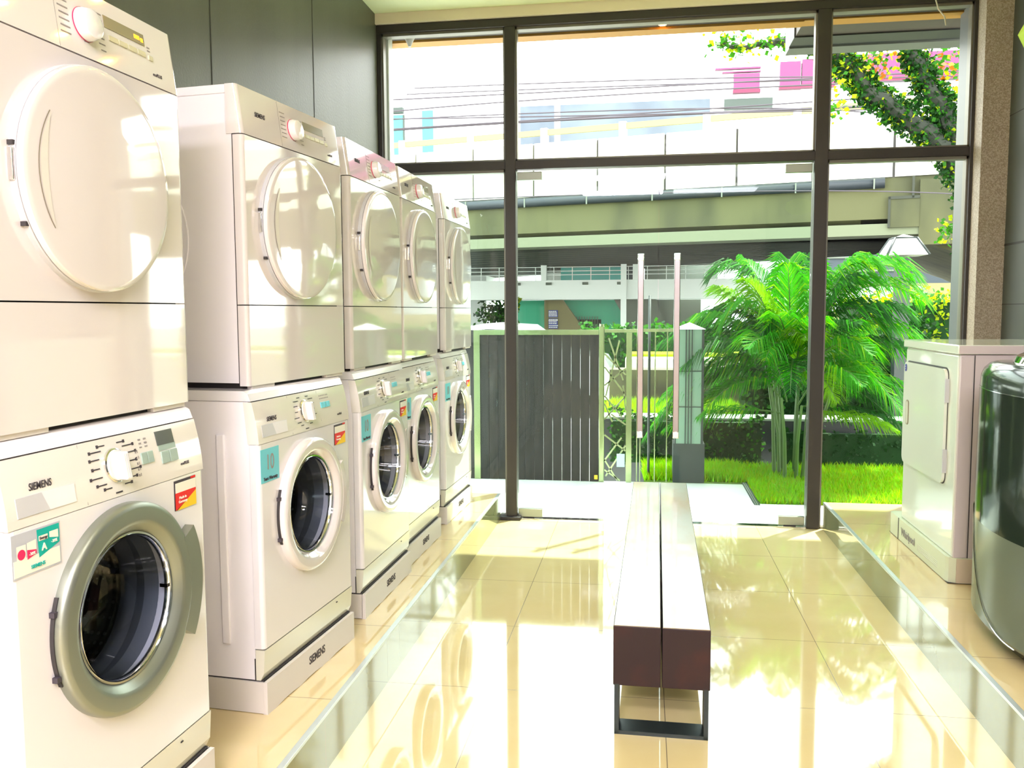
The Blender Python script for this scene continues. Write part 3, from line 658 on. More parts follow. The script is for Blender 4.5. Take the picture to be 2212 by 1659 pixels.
bars = [((-.30, .98), (-.14, .82)), ((-.30, .88), (-.15, .68)), ((-.30, .74), (-.14, .87)), ((-.27, 1.10), (-.16, .78)), ((-.29, .66), (-.19, 1.08)), ((-.30, .66), (-.17, .50)), ((-.30, .48), (-.14, .66)), ((-.30, .60), (-.24, .46)), ((-.30, .36), (-.14, .24)), ((-.30, .16), (-.17, .34)), ((-.30, .17), (-.2, .0)), ((-.29, .04), (-.14, .28)), ((-.30, .09), (-.18, -.0)), ((-.16, .74), (-.14, .55)), ((-.25, .52), (-.14, .44))]
for (xa, za), (xb, zb) in bars: LL(MB().m('gate_metal').tube([(xa, 6.58, max(za, .01)), (xb, 6.58, max(zb, .01))], .008, 4, smooth=False), 'bar')
LL(MB().m('paper_tag').box(-.205, -.145, 6.548, 6.552, .12, .22), 'hanging_tag')
re_ = empty('railing', (.05, 6.62, 0), label='thin metal railing between the lattice screen and the lamp pillar', cat='railing')
def LR(mb, n, **k): return mb.map(lambda x, y, z: (x-.05, y-6.62, z)).build(n, re_, **k)
LR(MB().m('gate_metal').box(-.095, .24, 6.60, 6.63, 1.145, 1.168), 'top_rail')
for x in (-.06, -.035, .075, .165): LR(MB().m('gate_metal').box(x, x+.008, 6.61, 6.62, 0, 1.146), 'baluster')
LR(MB().m('lamp_dark').tube([(.035, 6.72, 0), (.035, 6.72, 1.42)], .011, 8), 'post')
# lamp pillars
def lamp_pillar(x, y, z0, w2, h, label, tall=False):
    e = empty('lamp_pillar', (x, y, z0), label=label, cat='lamp')
    if tall:
        MB().m('lamp_dark').box(-w2*.32, w2*.32, -w2*.32, w2*.32, 0, h-.01).build('post', e)
        hr = MB().m('lamp_roof').prism([(-w2*.5, h+.18), (-w2, h), (w2, h), (w2*.5, h+.18)], 'y', -.001, .001)
        hr.bm.clear(); 
        b0 = [hr.bm.verts.new((sx*w2, sy*w2, h)) for sx, sy in ((-1, -1), (1, -1), (1, 1), (-1, 1))]
        b1 = [hr.bm.verts.new((sx*w2*.52, sy*w2*.52, h+.15)) for sx, sy in ((-1, -1), (1, -1), (1, 1), (-1, 1))]; top = hr.bm.verts.new((0, 0, h+.185))
        for i in range(4): hr._f([b0[i], b0[(i+1) % 4], b1[(i+1) % 4], b1[i]]); hr._f([b1[i], b1[(i+1) % 4], top])
        hr._f(b0[::-1]); hr.build('shade', e)
        fr = MB().m('lamp_dark')
        c = [(-1, -1), (1, -1), (1, 1), (-1, 1)]
        for i in range(4):
            a, b_ = c[i], c[(i+1) % 4]
            fr.tube([(a[0]*w2, a[1]*w2, h), (a[0]*w2*.52, a[1]*w2*.52, h+.15)], .011, 4); fr.tube([(a[0]*w2*.52, a[1]*w2*.52, h+.15), (b_[0]*w2*.52, b_[1]*w2*.52, h+.15)], .009, 4)
        fr.build('shade_frame', e)
    else:
        MB().m('lamp_dark').box(-w2-.012, w2+.012, -w2, w2, 0, .30).box(w2-.018, w2, -w2, w2, .3, h).box(-w2, -w2+.008, -w2, w2, .3, h).build('post', e)
        MB().m('lamp_pane').box(-w2+.008, w2-.018, -w2+.004, w2-.004, .30, h).build('light_box', e)
        g = MB().m('lamp_dark')
        for k in (-.028, -.006, .016): g.box(k-.0035, k+.0035, -w2-.003, -w2+.004, .30, h)
        for z in (.58, .85): g.box(-w2, w2, -w2-.002, -w2+.004, z-.003, z+.003)
        g.build('glazing_bars', e)
        hr = MB().m('lamp_roof'); b0 = [hr.bm.verts.new((sx*(w2+.01), sy*(w2+.01), h)) for sx, sy in ((-1, -1), (1, -1), (1, 1), (-1, 1))]; t = hr.bm.verts.new((0, 0, h+.05))
        for i in range(4): hr._f([b0[i], b0[(i+1) % 4], t])
        hr._f(b0[::-1]); hr.build('roof', e)
lamp_pillar(.335, 6.70, 0, .105, 1.165, 'square garden lamp pillar with dark bars, between railing and palm')
lamp_pillar(2.21, 8.0, 0, .17, 1.77, 'tall garden lamp with white tapered shade behind the palm', True)

# ------------------------------------------------------------------ greenery helpers
def leaf(mb, p, s, yawr=None):
    a = random.uniform(0, 2*PI); t = random.uniform(-.9, .9); d = Vector((math.cos(a)*math.cos(t), math.sin(a)*math.cos(t), math.sin(t)))
    u = d.cross(Vector((random.uniform(-1, 1), random.uniform(-1, 1), random.uniform(-.3, 1)))).normalized()*s*.42; d = d*s
    v = [mb.bm.verts.new(p), mb.bm.verts.new(p+d*.45+u), mb.bm.verts.new(p+d), mb.bm.verts.new(p+d*.45-u)]
    mb._f(v)
def hedge(name, x0, x1, y0, y1, z0, z1, n, s, mats, label, cat='hedge', core='leaf_dark', lump=.12):
    e = empty(name, ((x0+x1)/2, (y0+y1)/2, z0), label=label, cat=cat)
    mb = MB(); o = Vector(((x0+x1)/2, (y0+y1)/2, z0))
    mb.m(core).box(x0+s*.6-o.x, x1-s*.6-o.x, y0+s*.6-o.y, y1-s*.6-o.y, 0, z1-z0-s*.7)
    mb.build('branch_core', e)
    mb = MB()
    for k in range(n):
        mb.m(random.choice(mats)); f = random.random(); q = Vector((random.uniform(x0, x1), random.uniform(y0, y1), random.uniform(z0, z1)))
        side = random.random()
        if side < .6: q.y = y0+random.uniform(-.3, 1)*s
        else: q.z = z1+random.uniform(-1, .3)*s+lump*math.sin(q.x*7)*math.sin(q.y*5+q.x*3)
        leaf(mb, q-o, s*random.uniform(.6, 1.3))
    mb.build('foliage', e, kind='stuff')
def grass(name, x0, x1, y0, y1, z, n, h, label, excl=None):
    mb = MB().m('soil').box(x0, x1, y0, y1, z-.1, z)
    for k in range(n):
        x, y = random.uniform(x0, x1), random.uniform(y0, y1)
        if excl and excl(x, y): continue
        a = random.uniform(0, 2*PI); hh = h*random.uniform(.5, 1.25); dx, dy = math.cos(a)*.006, math.sin(a)*.006; b_ = random.uniform(.2, .7)*hh; c = random.uniform(0, 2*PI)
        mb.m('leaf_yellow' if random.random() < .3 else 'grass')
        v = [mb.bm.verts.new((x-dx, y-dy, z)), mb.bm.verts.new((x+dx, y+dy, z)), mb.bm.verts.new((x+b_*math.cos(c), y+b_*math.sin(c), z+hh))]; mb._f(v)
    mb.build(name, label=label, cat='grass', kind='stuff')
grass('lawn', .777, 3.6, YW+.63, 7.40, -.005, 26000, .055, 'bright green lawn outside the right window')
grass('grass_strip', .0, .77, 6.68, 7.40, -.005, 7000, .07, 'short grass strip behind the lamp pillar')
MB().m('paving').box(-3.2, -.40, 6.62, 10.5, -.2, -.004).build('driveway', label='pale driveway behind the board gate', cat='driveway')
MB().m('paving').box(.735, 3.6, YW+.045, YW+.62, -.12, -.002).build('threshold_paving', label='pale paving strip along the right window', cat='paving')
# ledge wall behind
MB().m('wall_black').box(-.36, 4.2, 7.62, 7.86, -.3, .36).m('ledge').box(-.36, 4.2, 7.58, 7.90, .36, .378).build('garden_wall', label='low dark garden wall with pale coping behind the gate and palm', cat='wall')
hedge('trailing_shrub', -.30, 1.0, 7.43, 7.56, .0, .38, 1500, .035, ['leaf_dark', 'leaf_dark', 'leaf_mid'], 'dark trailing shrub in front of the low garden wall', 'shrub')
hedge('low_hedge', 1.05, 3.2, 7.42, 7.53, .0, .30, 900, .035, ['leaf_dark'], 'low dark shrub at the foot of the garden wall, right of the palm', 'shrub')
grass('wall_top_grass', -.36, .88, 7.92, 8.75, .36, 4000, .09, 'sunlit grass above the low garden wall')
hedge('clipped_hedge', .9, 2.55, 8.22, 8.8, .0, 1.10, 6000, .05, ['leaf_dark', 'leaf_dark', 'leaf_mid'], 'dark green hedge behind the palm')
hedge('yellow_hedge', 2.2, 4.4, 9.6, 10.6, .4, 1.42, 2600, .06, ['leaf_yellow', 'leaf_mid', 'leaf_yellow'], 'yellow-green sunlit hedge behind the tall lamp')
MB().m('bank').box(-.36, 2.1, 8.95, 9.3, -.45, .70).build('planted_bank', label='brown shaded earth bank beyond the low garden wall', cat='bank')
MB().m('kerb').box(-.3, 14, 13.5, 14.2, -.45, .56).m('leaf_yellow').box(-.3, 14, 14.2, 15.2, -.45, .60).build('roadside_kerb', label='pale roadside kerb beyond the bank', cat='kerb')
hedge('roadside_hedge', -1.2, 6.0, 16.2, 17.2, -.45, .98, 3800, .09, ['leaf_mid', 'leaf_dark', 'leaf_mid'], 'green roadside hedge in front of the green-walled building')

# palm
PX, PY = 1.14, 6.93
pe = empty('areca_palm', (PX, PY, 0), label='lush bright green clumping palm outside, behind the right mullion', cat='palm')
def frond(az, el, L, droop, z0, r0, m, wid=.30, seed=0, nl=30):
    rnd = random.Random(seed); h = Vector((math.cos(az), math.sin(az), 0)); side = Vector((-h.y, h.x, 0)); base = h*r0+Vector((0, 0, z0)); N = 16; pts = []
    for i in range(N+1):
        t = i/N; pts.append(base+h*(L*math.cos(el)*(t-.12*t*t*droop))+Vector((0, 0, L*(math.sin(el)*t-droop*t*t))))
    mb = MB().m('palm_stem').tube(pts, .008, 5, .002)
    def at_(t):
        f = t*N; i = min(int(f), N-1); return pts[i].lerp(pts[i+1], f-i), (pts[i+1]-pts[i]).normalized()
    for k in range(nl):
        t = .16+.84*k/(nl-1); p, d = at_(t); l = L*wid*(math.sin(PI*min(1, .12+t*.86))**.7)*rnd.uniform(.85, 1.1)
        for sg in (1, -1):
            u = (d*(.62+.35*t)+side*sg*(.95-.35*t)+Vector((0, 0, rnd.uniform(.05, .30)))).normalized(); wv = d*.0075
            mid = p+u*l*.5; tip = p+u*l*.93+Vector((0, 0, -l*rnd.uniform(.30, .62)))
            mb.m(m if rnd.random() < .85 else ('palm_leaf_yellow' if m != 'palm_leaf_dark' else 'palm_leaf'))
            a = mb.bm.verts.new(p-wv*.5); b_ = mb.bm.verts.new(p+wv*.5); c = mb.bm.verts.new(mid+wv*.9); d_ = mb.bm.verts.new(mid-wv*.9); e_ = mb.bm.verts.new(tip)
            mb._f([a, b_, c, d_]); mb._f([d_, c, e_])
    mb.build('frond', pe)
spec = [(PI, .95, 1.15, .55, .75), (PI*.93, .55, 1.1, .50, .85), (PI*1.06, .30, 1.0, .62, .80), (PI*1.12, .75, 1.15, .70, .75), (PI*.85, 1.1, 1.2, .45, .75), (.0, .75, 1.15, .65, .85), (.12, .35, 1.1, .45, .85), (-.25, .95, 1.25, .60, .8), (.3, 1.15, 1.2, .45, .8),
        (PI/2, 1.2, 1.2, .35, .75), (-PI/2, 1.1, .95, .65, .7), (-.9, .9, 1.0, .65, .7), (-2.2, .95, 1.05, .65, .7), (1.2, 1.3, 1.2, .35, .8), (2.2, 1.2, 1.2, .35, .8), (-.5, 1.25, 1.1, .4, .75), (PI+.5, 1.25, 1.1, .42, .75), (.02, 1.28, 1.25, .42, .8), (PI-.1, 1.3, 1.2, .38, .8),
        (PI+.02, .05, .85, .50, .7), (-.05, .15, .95, .45, .75), (-.35, .5, .95, .7, .65), (-1.3, .6, .75, .7, .65), (-2.7, .5, .85, .75, .62), (.7, .8, 1.1, .6, .8), (2.6, .8, 1.1, .6, .8), (-2.95, .2, .9, .35, .45), (-.2, .1, .8, .35, .5), (-.65, .2, .7, .3, .45), (-1.9, 1.35, 1.1, .3, .7), (-1.0, 1.4, 1.05, .3, .75), (2.9, 1.0, 1.2, .75, .85), (-3.0, 1.15, 1.2, .8, .85), (-.1, 1.1, 1.3, .85, .85)]
for k, (az, el, L, dr_, z0) in enumerate(spec):
    frond(az, el, L*1.10, dr_*.92, z0*1.12, .07, ('palm_leaf', 'palm_leaf_dark', 'palm_leaf', 'palm_leaf_dark', 'palm_leaf_yellow', 'palm_leaf')[k % 6], seed=k, nl=58)
for k in range(24):
    frond(random.uniform(0, 2*PI), random.uniform(.4, 1.3), random.uniform(.8, 1.25), random.uniform(.4, .8), random.uniform(.55, .95), .07, ('palm_leaf', 'palm_leaf_dark')[k % 2], seed=100+k, nl=50)
for k, (az, el, L, dr_, z0) in enumerate([(PI, .35, 1.25, .75, .8), (PI+.12, .5, 1.2, .8, .85), (.0, 1.0, 1.55, .62, 1.2), (.1, .85, 1.45, .6, 1.15), (PI-.1, 1.1, 1.3, .6, 1.2), (PI*.5, 1.3, 1.1, .5, 1.2), (-.25, 1.15, 1.3, .6, 1.2), (.02, .45, 1.3, .55, .95)]):
    frond(az, el, L, dr_, z0, .07, ('palm_leaf', 'palm_leaf_dark', 'palm_leaf')[k % 3], seed=300+k, nl=60)
rs = random.Random(3)
for k in range(12):
    a = k*2.4; r = .05+.11*rs.random(); x, y = r*math.cos(a), r*math.sin(a); zt = rs.uniform(.55, 1.2)
    MB().m('palm_stem').tube([(x*1.2, y*1.2, -.01), (x*1.4, y*1.4, zt*.5), (x*2.2, y*2.2, zt)], .017, 7, .010).build('stem', pe)

# ivy-clad tree at the right
tr = empty('ivy_tree', (2.80, 8.0, -.45), label='leaning tree with ivy-covered boughs at the right window', cat='tree')
o = Vector((2.80, 8.0, -.45))
def bough(pts, r0, r1, name, leaves, spread, mats, s=.06):
    P_ = [Vector(p)-o for p in pts]; Q = []
    for i in range(len(P_)-1):
        for k in range(6):
            t = k/6; q = P_[i].lerp(P_[i+1], t); Q.append(q+Vector((math.sin(i*6+k)*.012, 0, math.cos((i*6+k)*1.7)*.012)))
    Q.append(P_[-1]); bo = MB().m('bark').tube(Q, r0, 9, r1).build(name, tr)
    mb = MB()
    for k in range(leaves):
        i = random.randrange(len(Q)); rr = r0+(r1-r0)*i/len(Q)
        a = random.uniform(0, 2*PI); q = Q[i]+Vector((math.cos(a), math.sin(a)*.7, math.sin(a+1)))*(rr+random.uniform(0, spread)*random.random())
        mb.m(random.choice(mats)); leaf(mb, q, s*random.uniform(.5, 1.2))
    mb.build('ivy', bo, kind='stuff')
iv = ['leaf_dark', 'leaf_mid', 'leaf_dark', 'leaf_dark', 'leaf_mid', 'leaf_dark', 'leaf_dark', 'leaf_mid', 'leaf_dark', 'leaf_dark', 'leaf_yellow']
bough([(2.90, 8.0, -.5), (2.86, 8.0, 1.2), (2.78, 8.0, 2.3), (2.62, 8.0, 2.62)], .15, .12, 'trunk', 1600, .06, iv, .045)
bough([(2.70, 8.0, 2.50), (2.45, 8.0, 2.75), (2.15, 8.0, 2.98), (1.86, 8.0, 3.20), (1.72, 8.0, 3.40), (1.50, 8.0, 3.58)], .085, .055, 'bough', 4500, .06, iv, .045)
bough([(2.68, 8.0, 2.55), (2.52, 8.0, 2.95), (2.34, 8.0, 3.25), (2.22, 8.0, 3.50), (2.18, 8.0, 3.75)], .075, .05, 'bough', 3600, .07, iv, .045)
bough([(1.50, 8.0, 3.58), (1.30, 8.0, 3.66), (1.10, 8.0, 3.62), (.80, 8.0, 3.60), (.60, 8.0, 3.64)], .045, .012, 'branch', 330, .14, ['leaf_mid', 'leaf_yellow', 'leaf_mid'], .06)
def clump(x, z, rx, rz, n, mats, s=.07):
    mb = MB()
    for k in range(n):
        a = random.uniform(0, 2*PI); r = math.sqrt(random.random()); mb.m(random.choice(mats)); leaf(mb, Vector((x+rx*r*math.cos(a), 8+random.uniform(-.2, .2), z+rz*r*math.sin(a)))-o, s*random.uniform(.6, 1.2))
    mb.build('leaf_clump', tr, kind='stuff')
clump(1.62, 3.20, .12, .30, 130, ['leaf_yellow', 'leaf_mid'], .05); clump(1.95, 3.38, .16, .14, 110, ['leaf_orange', 'leaf_mid', 'leaf_yellow'], .05); clump(2.55, 3.35, .14, .28, 150, ['leaf_mid', 'leaf_orange', 'leaf_yellow', 'leaf_mid'], .06)
clump(2.62, 3.0, .12, .2, 80, ['leaf_yellow', 'leaf_mid'], .05); clump(.72, 3.75, .22, .08, 90, ['leaf_mid', 'leaf_yellow'], .05); clump(2.60, 1.98, .10, .12, 90, ['leaf_mid', 'leaf_yellow', 'leaf_mid'], .05); clump(1.85, 3.5, .2, .1, 110, ['leaf_mid', 'leaf_dark'], .05)

# ------------------------------------------------------------------ elevated road
A0 = Vector((-5.937, 28.844, 0)); T = Vector((.97506, -.22195, 0)); Nn = Vector((.22195, .97506, 0))
oe = empty('elevated_road', (A0.x, A0.y, -.45), label='long concrete elevated road crossing behind the garden', cat='elevated road')
def LO(mb, n, **k):   # local coords in: s along, n away, z
    def f(s, n_, z):
        p = T*s+Nn*n_; return (p.x, p.y, z+.45)
    return mb.map(f).build(n, oe, **k)
for k in range(-8, 14):
    s0 = .22+2.15*k; LO(MB().m('parapet').box(s0+.035, s0+2.115, 0, .3, 5.02, 6.72), 'parapet_panel')
LO(MB().m('seam_dark').box(-17, 30, .1, .25, 5.0, 6.70), 'parapet_joint_backing')
LO(MB().m('rail_yellow').box(-17, 30, .1, .2, 6.98, 7.16), 'guard_rail')
for k in range(-5, 12): LO(MB().m('white_wall').box(2.6*k, 2.6*k+.22, .05, .25, 6.72, 7.2), 'rail_post')
LO(MB().m('pipe_dark').tube([(-17, -.02, 4.82), (12.9, -.02, 4.86)], .15, 10), 'drain_pipe')
for k in range(-7, 7): LO(MB().m('mid_concrete').box(2.1*k, 2.1*k+.04, -.18, -.15, 4.68, 4.97), 'pipe_bracket')
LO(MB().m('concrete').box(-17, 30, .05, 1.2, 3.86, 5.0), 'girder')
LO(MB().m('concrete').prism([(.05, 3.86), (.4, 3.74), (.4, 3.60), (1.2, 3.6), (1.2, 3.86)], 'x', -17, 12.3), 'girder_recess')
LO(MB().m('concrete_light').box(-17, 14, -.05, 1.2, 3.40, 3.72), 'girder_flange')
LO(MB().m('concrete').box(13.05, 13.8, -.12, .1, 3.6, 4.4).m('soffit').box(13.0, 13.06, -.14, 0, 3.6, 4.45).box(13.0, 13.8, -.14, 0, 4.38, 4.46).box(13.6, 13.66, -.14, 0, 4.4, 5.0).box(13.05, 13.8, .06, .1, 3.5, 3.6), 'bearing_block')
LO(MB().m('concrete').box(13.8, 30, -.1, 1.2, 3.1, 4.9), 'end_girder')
# ribs of the underside fan away from the near edge to the far edge
jn = 26; near = (Vector((-4.349, 28.793, 0)), Vector((1.386, 27.2, 0))); far = (Vector((-11.03, 54.998, 0)), Vector((2.244, 41.139, 0)))
pa = A0+T*(-17)+Nn*1.2; pb = A0+T*26+Nn*1.2
fd = (far[1]-far[0]).normalized(); fa = far[0]-fd*14; fb = far[1]+fd*34
for k in range(jn+1):
    t = (k/jn)**1.25; a = pa.lerp(fa, t); b_ = pb.lerp(fb, t); d = (b_-a).normalized(); n_ = Vector((-d.y, d.x, 0)); w2 = .35+.35*t
    mb = MB().m('soffit' if k % 2 else 'concrete_light'); w2 = w2*(1 if k % 2 else .35); v = []
    for z in (3.40, 3.75):
        for s_ in (-1, 1):
            for q in (a, b_): v.append(mb.bm.verts.new((q.x-A0.x+n_.x*w2*s_, q.y-A0.y+n_.y*w2*s_, z+.45)))
    for f in ((0, 1, 3, 2), (4, 6, 7, 5), (0, 2, 6, 4), (1, 5, 7, 3), (0, 4, 5, 1), (2, 3, 7, 6)): mb._f([v[i] for i in f])
    mb.build('underside_rib', oe)
mb = MB().m('soffit')
for z in (3.75, 3.95): mb.poly([(q.x-A0.x, q.y-A0.y, z+.45) for q in ((pa, pb, fb, fa) if z > 3.8 else (pa, fa, fb, pb))])
mb.build('deck_slab', oe)
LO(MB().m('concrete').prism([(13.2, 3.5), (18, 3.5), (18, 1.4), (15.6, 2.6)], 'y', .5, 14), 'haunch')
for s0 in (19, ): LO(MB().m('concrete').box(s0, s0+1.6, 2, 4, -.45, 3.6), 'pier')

# ------------------------------------------------------------------ building under the road (40 m away)
def bx(u): return -6.055+(u-1110)*.02113
def bz(v): return 1.842-(v-648)*.02147
ue = empty('green_walled_building', (-3, 40, -.45), label='low white-banded building with green walls and slanting stairs, under the elevated road', cat='building')
def LU(mb, n, **k): return mb.map(lambda x, y, z: (x+3, y-40, z+.45)).build(n, ue, **k)
LU(MB().m('white_wall').box(-14, 4.6, 39.6, 41.5, 1.84, 2.72), 'floor_band')
LU(MB().m('white_wall').box(4.6, 12, 39.6, 41.5, 1.2, 2.3), 'floor_band')
for u in (1122, 1190, 1269, 1343): LU(MB().m('mid_concrete').box(bx(u)-.13, bx(u)+.13, 39.45, 39.6, 2.5, 2.62, .01), 'box_light')
LU(MB().m('teal_wall').box(bx(1095), bx(1170), 42, 42.2, -.45, 1.84), 'green_wall'); LU(MB().m('teal_wall').box(bx(1200), bx(1345), 42.4, 42.6, .9, 1.84), 'green_wall'); LU(MB().m('teal_wall').box(bx(1297), bx(1352), 42.3, 42.5, -.45, 1.84), 'green_wall')
LU(MB().m('opening').box(bx(1200), bx(1300), 44, 44.2, -.45, 1.2), 'doorway')
for k in range(9): LU(MB().m('mid_concrete').box(bx(1240+k*6), bx(1241.4+k*6), 42.2, 42.25, -.45, 1.05), 'gate_bar')
LU(MB().m('beige_wall').prism([(bx(1170), -.45), (bx(1170), 1.84), (bx(1212), 1.84), (bx(1268), .2), (bx(1290), -.45)], 'y', 41.4, 41.9), 'stair_side')
LU(MB().m('mid_concrete').prism([(bx(1328), 1.84), (bx(1420), 1.84), (bx(1460), -.45), (bx(1390), -.45)], 'y', 41.2, 41.8), 'stair_side')
LU(MB().m('blue_grey').box(bx(1345), bx(1400), 41.9, 42, -.45, 1.84), 'green_wall', label='blue-grey wall panel')
LU(MB().m('mid_concrete').box(bx(1400), bx(1520), 41.9, 42.1, -.45, 1.84), 'rear_wall')
for u0, u1 in ((1345, 1357),): LU(MB().m('white_wall').box(bx(u0), bx(u1), 39.3, 39.6, -.45, 3.4), 'column')
LU(MB().m('white_wall').box(bx(1173), bx(1185), 39.5, 39.8, 2.7, 3.4), 'column'); LU(MB().m('white_wall').box(bx(1370), bx(1382), 39.5, 39.8, 2.7, 3.5), 'column')
LU(MB().m('teal_glass').box(bx(1205), bx(1342), 42, 42.1, 2.7, 3.6), 'teal_glazing'); LU(MB().m('blue_grey').box(bx(1345), bx(1372), 42, 42.1, 2.7, 3.6), 'dark_glazing'); LU(MB().m('mid_concrete').box(bx(1395), bx(1560), 43, 43.1, 2.3, 3.9), 'upper_wall')
r = MB().m('white_wall')
for z in (2.95, 3.12, 3.3): r.box(-14, 7, 39.62, 39.66, z, z+.03)
for k in range(14): r.box(bx(1040+40*k), bx(1041.5+40*k), 39.6, 39.66, 2.72, 3.3)
LU(r, 'balcony_rail')
sg = LU(MB().m('sign_blue').box(bx(1180), bx(1201), 41.3, 41.36, 1.02, 1.36).box(bx(1180), bx(1201), 41.3, 41.36, .48, .96).m('label_white').box(bx(1180), bx(1201), 41.28, 41.3, .86, .88), 'sign')
mk = MB().m('label_white')
for z in (1.30, 1.23, 1.16, 1.09, .90, .80, .72, .62, .54):
    x = bx(1181)
    while x < bx(1199): d = random.uniform(.03, .09); mk.box(x, x+d, 41.27, 41.3, z-.018, z+.018); x += d+.02
mk.map(lambda x, y, z: (x+3, y-40, z+.45)).build('sign_writing', sg)
ye = empty('rear_building', (20, 55, -.45), label='blue-grey banded building with beige wall behind the tall lamp', cat='building')
def LY(mb, n): return mb.map(lambda x, y, z: (x-20, y-55, z+.45)).build(n, ye)
LY(MB().m('blue_grey').box(9, 34, 55, 59, 2.86, 8.0), 'upper_storey'); LY(MB().m('mid_concrete').box(9, 34, 54.9, 55, 4.4, 4.5).box(9, 34, 54.9, 55, 3.6, 3.7), 'facade_band'); LY(MB().m('beige_wall').box(9, 34, 54.5, 59, -.45, 2.86), 'lower_wall')
# far tree seen under the road
te2 = empty('street_tree', (-7.4, 44, -.45), label='small dark-leaved tree seen under the road beyond the far washer', cat='tree')
MB().m('bark').tube([(0, 0, 0), (.1, 0, 1.2), (0, 0, 2)], .12, 8, .06).build('trunk', te2)
mb = MB()
for k in range(700):
    mb.m(random.choice(['leaf_dark', 'leaf_dark', 'leaf_mid'])); leaf(mb, Vector((random.gauss(0, .55), random.gauss(0, .4), 1.5+random.gauss(0, .45))), .22)
mb.build('crown', te2)
hedge('street_shrub', -6.1, -5.65, 38.3, 38.8, -.45, 1.75, 500, .2, ['leaf_yellow', 'leaf_mid'], 'yellow-green shrub beside the small dark tree under the road', 'shrub', 'leaf_mid')
# parked car above the gate
ca = empty('car', (-2.6, 15.0, -.45), label='white parked car, its roof showing above the gate', cat='car')
body = [(-2.1, .3), (-2.15, .75), (-1.9, .95), (-1.1, 1.02), (-.55, 1.47), (.0, 1.56), (.65, 1.52), (1.25, 1.10), (1.95, .98), (2.1, .7), (2.1, .3)]
MB().m('car_paint').prism(body, 'y', -.8, .8).build('body', ca)
for s_ in (-1, 1):
    MB().m('car_glass').prism([(-.95, 1.05), (-.50, 1.40), (.0, 1.47), (.58, 1.44), (1.05, 1.08)], 'y', s_*.80, s_*.808).build('side_window', ca)
    for xx in (-1.35, 1.3): MB().m('seam_dark').lathe(xx, .32, [(.0, -.09), (.3, -.09), (.32, -.05), (.32, .09), (0, .09)], 24).map(lambda x, y, z: (x, y+s_*.72, z)).build('wheel', ca)

# ------------------------------------------------------------------ station and houses beyond
se = empty('station_building', (3, 62, -.45), label='large white station hall with grey glazing and magenta panels beyond the road', cat='building')
def LS(mb, n, **k): return mb.map(lambda x, y, z: (x-3, y-62, z+.45)).build(n, se, **k)
def sx(u): return -8.69+(u-1120)*.0311
def sz(v): return 15.5-(v-222)*.0325
LS(MB().m('white_wall').box(sx(1115), sx(2300), 61, 75, -.45, 17.6), 'hall')
LS(MB().m('station_grey').box(sx(1120), sx(1196), 60.8, 61, sz(330), sz(222)), 'glazing'); LS(MB().m('station_grey').box(sx(1210), sx(1535), 60.8, 61, sz(330), sz(222)), 'glazing')
LS(MB().m('slate').box(sx(1565), sx(1666), 60.8, 61, sz(246), sz(224)), 'window')
for u0, u1, v0, v1 in ((1584, 1638, 175, 212), (1680, 1722, 155, 208), (1725, 1790, 152, 207), (1794, 2060, 148, 200)):
    LS(MB().m('magenta').box(sx(u0), sx(u1), 60.7, 61, sz(v1), sz(v0)).m('magenta_dark').box(sx(u0)-.05, sx(u1)+.05, 60.6, 61, sz(v1+2), sz(v1-5)), 'magenta_panel')
LS(MB().m('magenta').box(sx(1545), sx(1640), 60.7, 61, sz(165), sz(162)).box(sx(1560), sx(1640), 60.7, 61, sz(172), sz(170)), 'magenta_panel')
h1 = empty('gabled_house', (-4, 47.5, -.45), label='small house with dark slate gable in front of the station', cat='house')
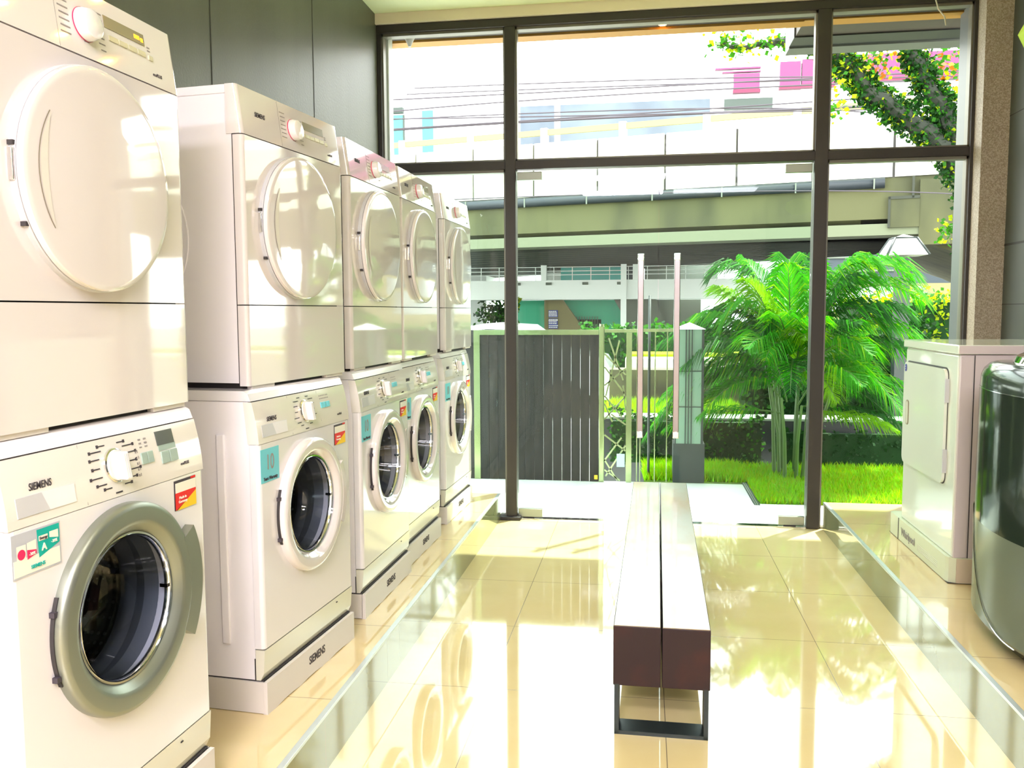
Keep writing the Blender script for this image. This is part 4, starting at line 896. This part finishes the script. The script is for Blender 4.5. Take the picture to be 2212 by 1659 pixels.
MB().m('slate').prism([(-1.2, 9.3), (0, 10.6), (3.6, 9.3)], 'y', -1, 3).m('edge_metal').prism([(-1.3, 9.25), (.0, 10.65), (.1, 10.55), (-1.1, 9.25)], 'y', -1.1, -1).build('roof', h1); MB().m('white_wall').box(-1.4, 3.4, -.8, 3, 0, 9.3).build('walls', h1)
h2 = empty('teal_house', (-14, 50, -.45), label='pale house with turquoise windows at the upper left', cat='house')
MB().m('white_wall').box(-2.5, 4.8, 0, 5, 0, 14.2).build('walls', h2); MB().m('teal_glass').box(-2.5, -.0, -.1, 0, 10.4, 13.2).build('window', h2); MB().m('teal_glass').box(1.1, 1.75, -.1, 0, 10.4, 13.4).build('window', h2); MB().m('slate').box(-2.5, .0, -.3, 0, 13.3, 13.6).build('eave', h2); MB().m('slate').box(-.05, .05, -.15, -.05, 10.2, 13.2).build('mullion', h2)
# wires
ws = [((-5.02, 17.0, 5.52), (-2.64, 17.0, 5.52), (5.46, 17.0, 5.59)), ((-5.14, 17.4, 5.33), (-1.97, 17.4, 5.49), (3.22, 17.4, 5.52)), ((-5.26, 17.8, 5.33), (-2.29, 17.8, 5.25), (5.74, 17.8, 5.11)), ((-5.38, 18.2, 5.2), (-1.38, 18.2, 5.29), (3.38, 18.2, 5.42)), ((-5.5, 18.6, 5.22), (-1.51, 18.6, 5.34), (6.0, 18.6, 5.35)), ((-5.62, 19.0, 5.54), (0.52, 19.0, 5.56), (3.44, 19.0, 5.35)), ((-2.86, 19.4, 6.31), (1.01, 19.4, 6.27), (3.59, 19.4, 6.17)), ((-2.92, 19.8, 6.29), (1.33, 19.8, 6.26), (6.37, 19.8, 6.18)), ((-3.15, 20.2, 3.92), (3.1, 20.2, 3.95), (6.49, 20.2, 3.71))]
for k, (a, b_, c) in enumerate(ws):
    A, B, D_ = Vector(a), Vector(b_), Vector(c); A = A-(B-A)*.6; D_ = D_+(D_-B)*.5
    pts = []
    for i in range(17):
        t = i/16; pts.append(A*(2*(t-.5)*(t-1))+B*(4*t*(1-t))+D_*(2*t*(t-.5)))
    MB().m('wire').tube(pts, .014 if k != 4 else .026, 5).build('overhead_wire', label='thin dark overhead wire crossing the street in front of the elevated road', cat='wire', group='overhead wires')
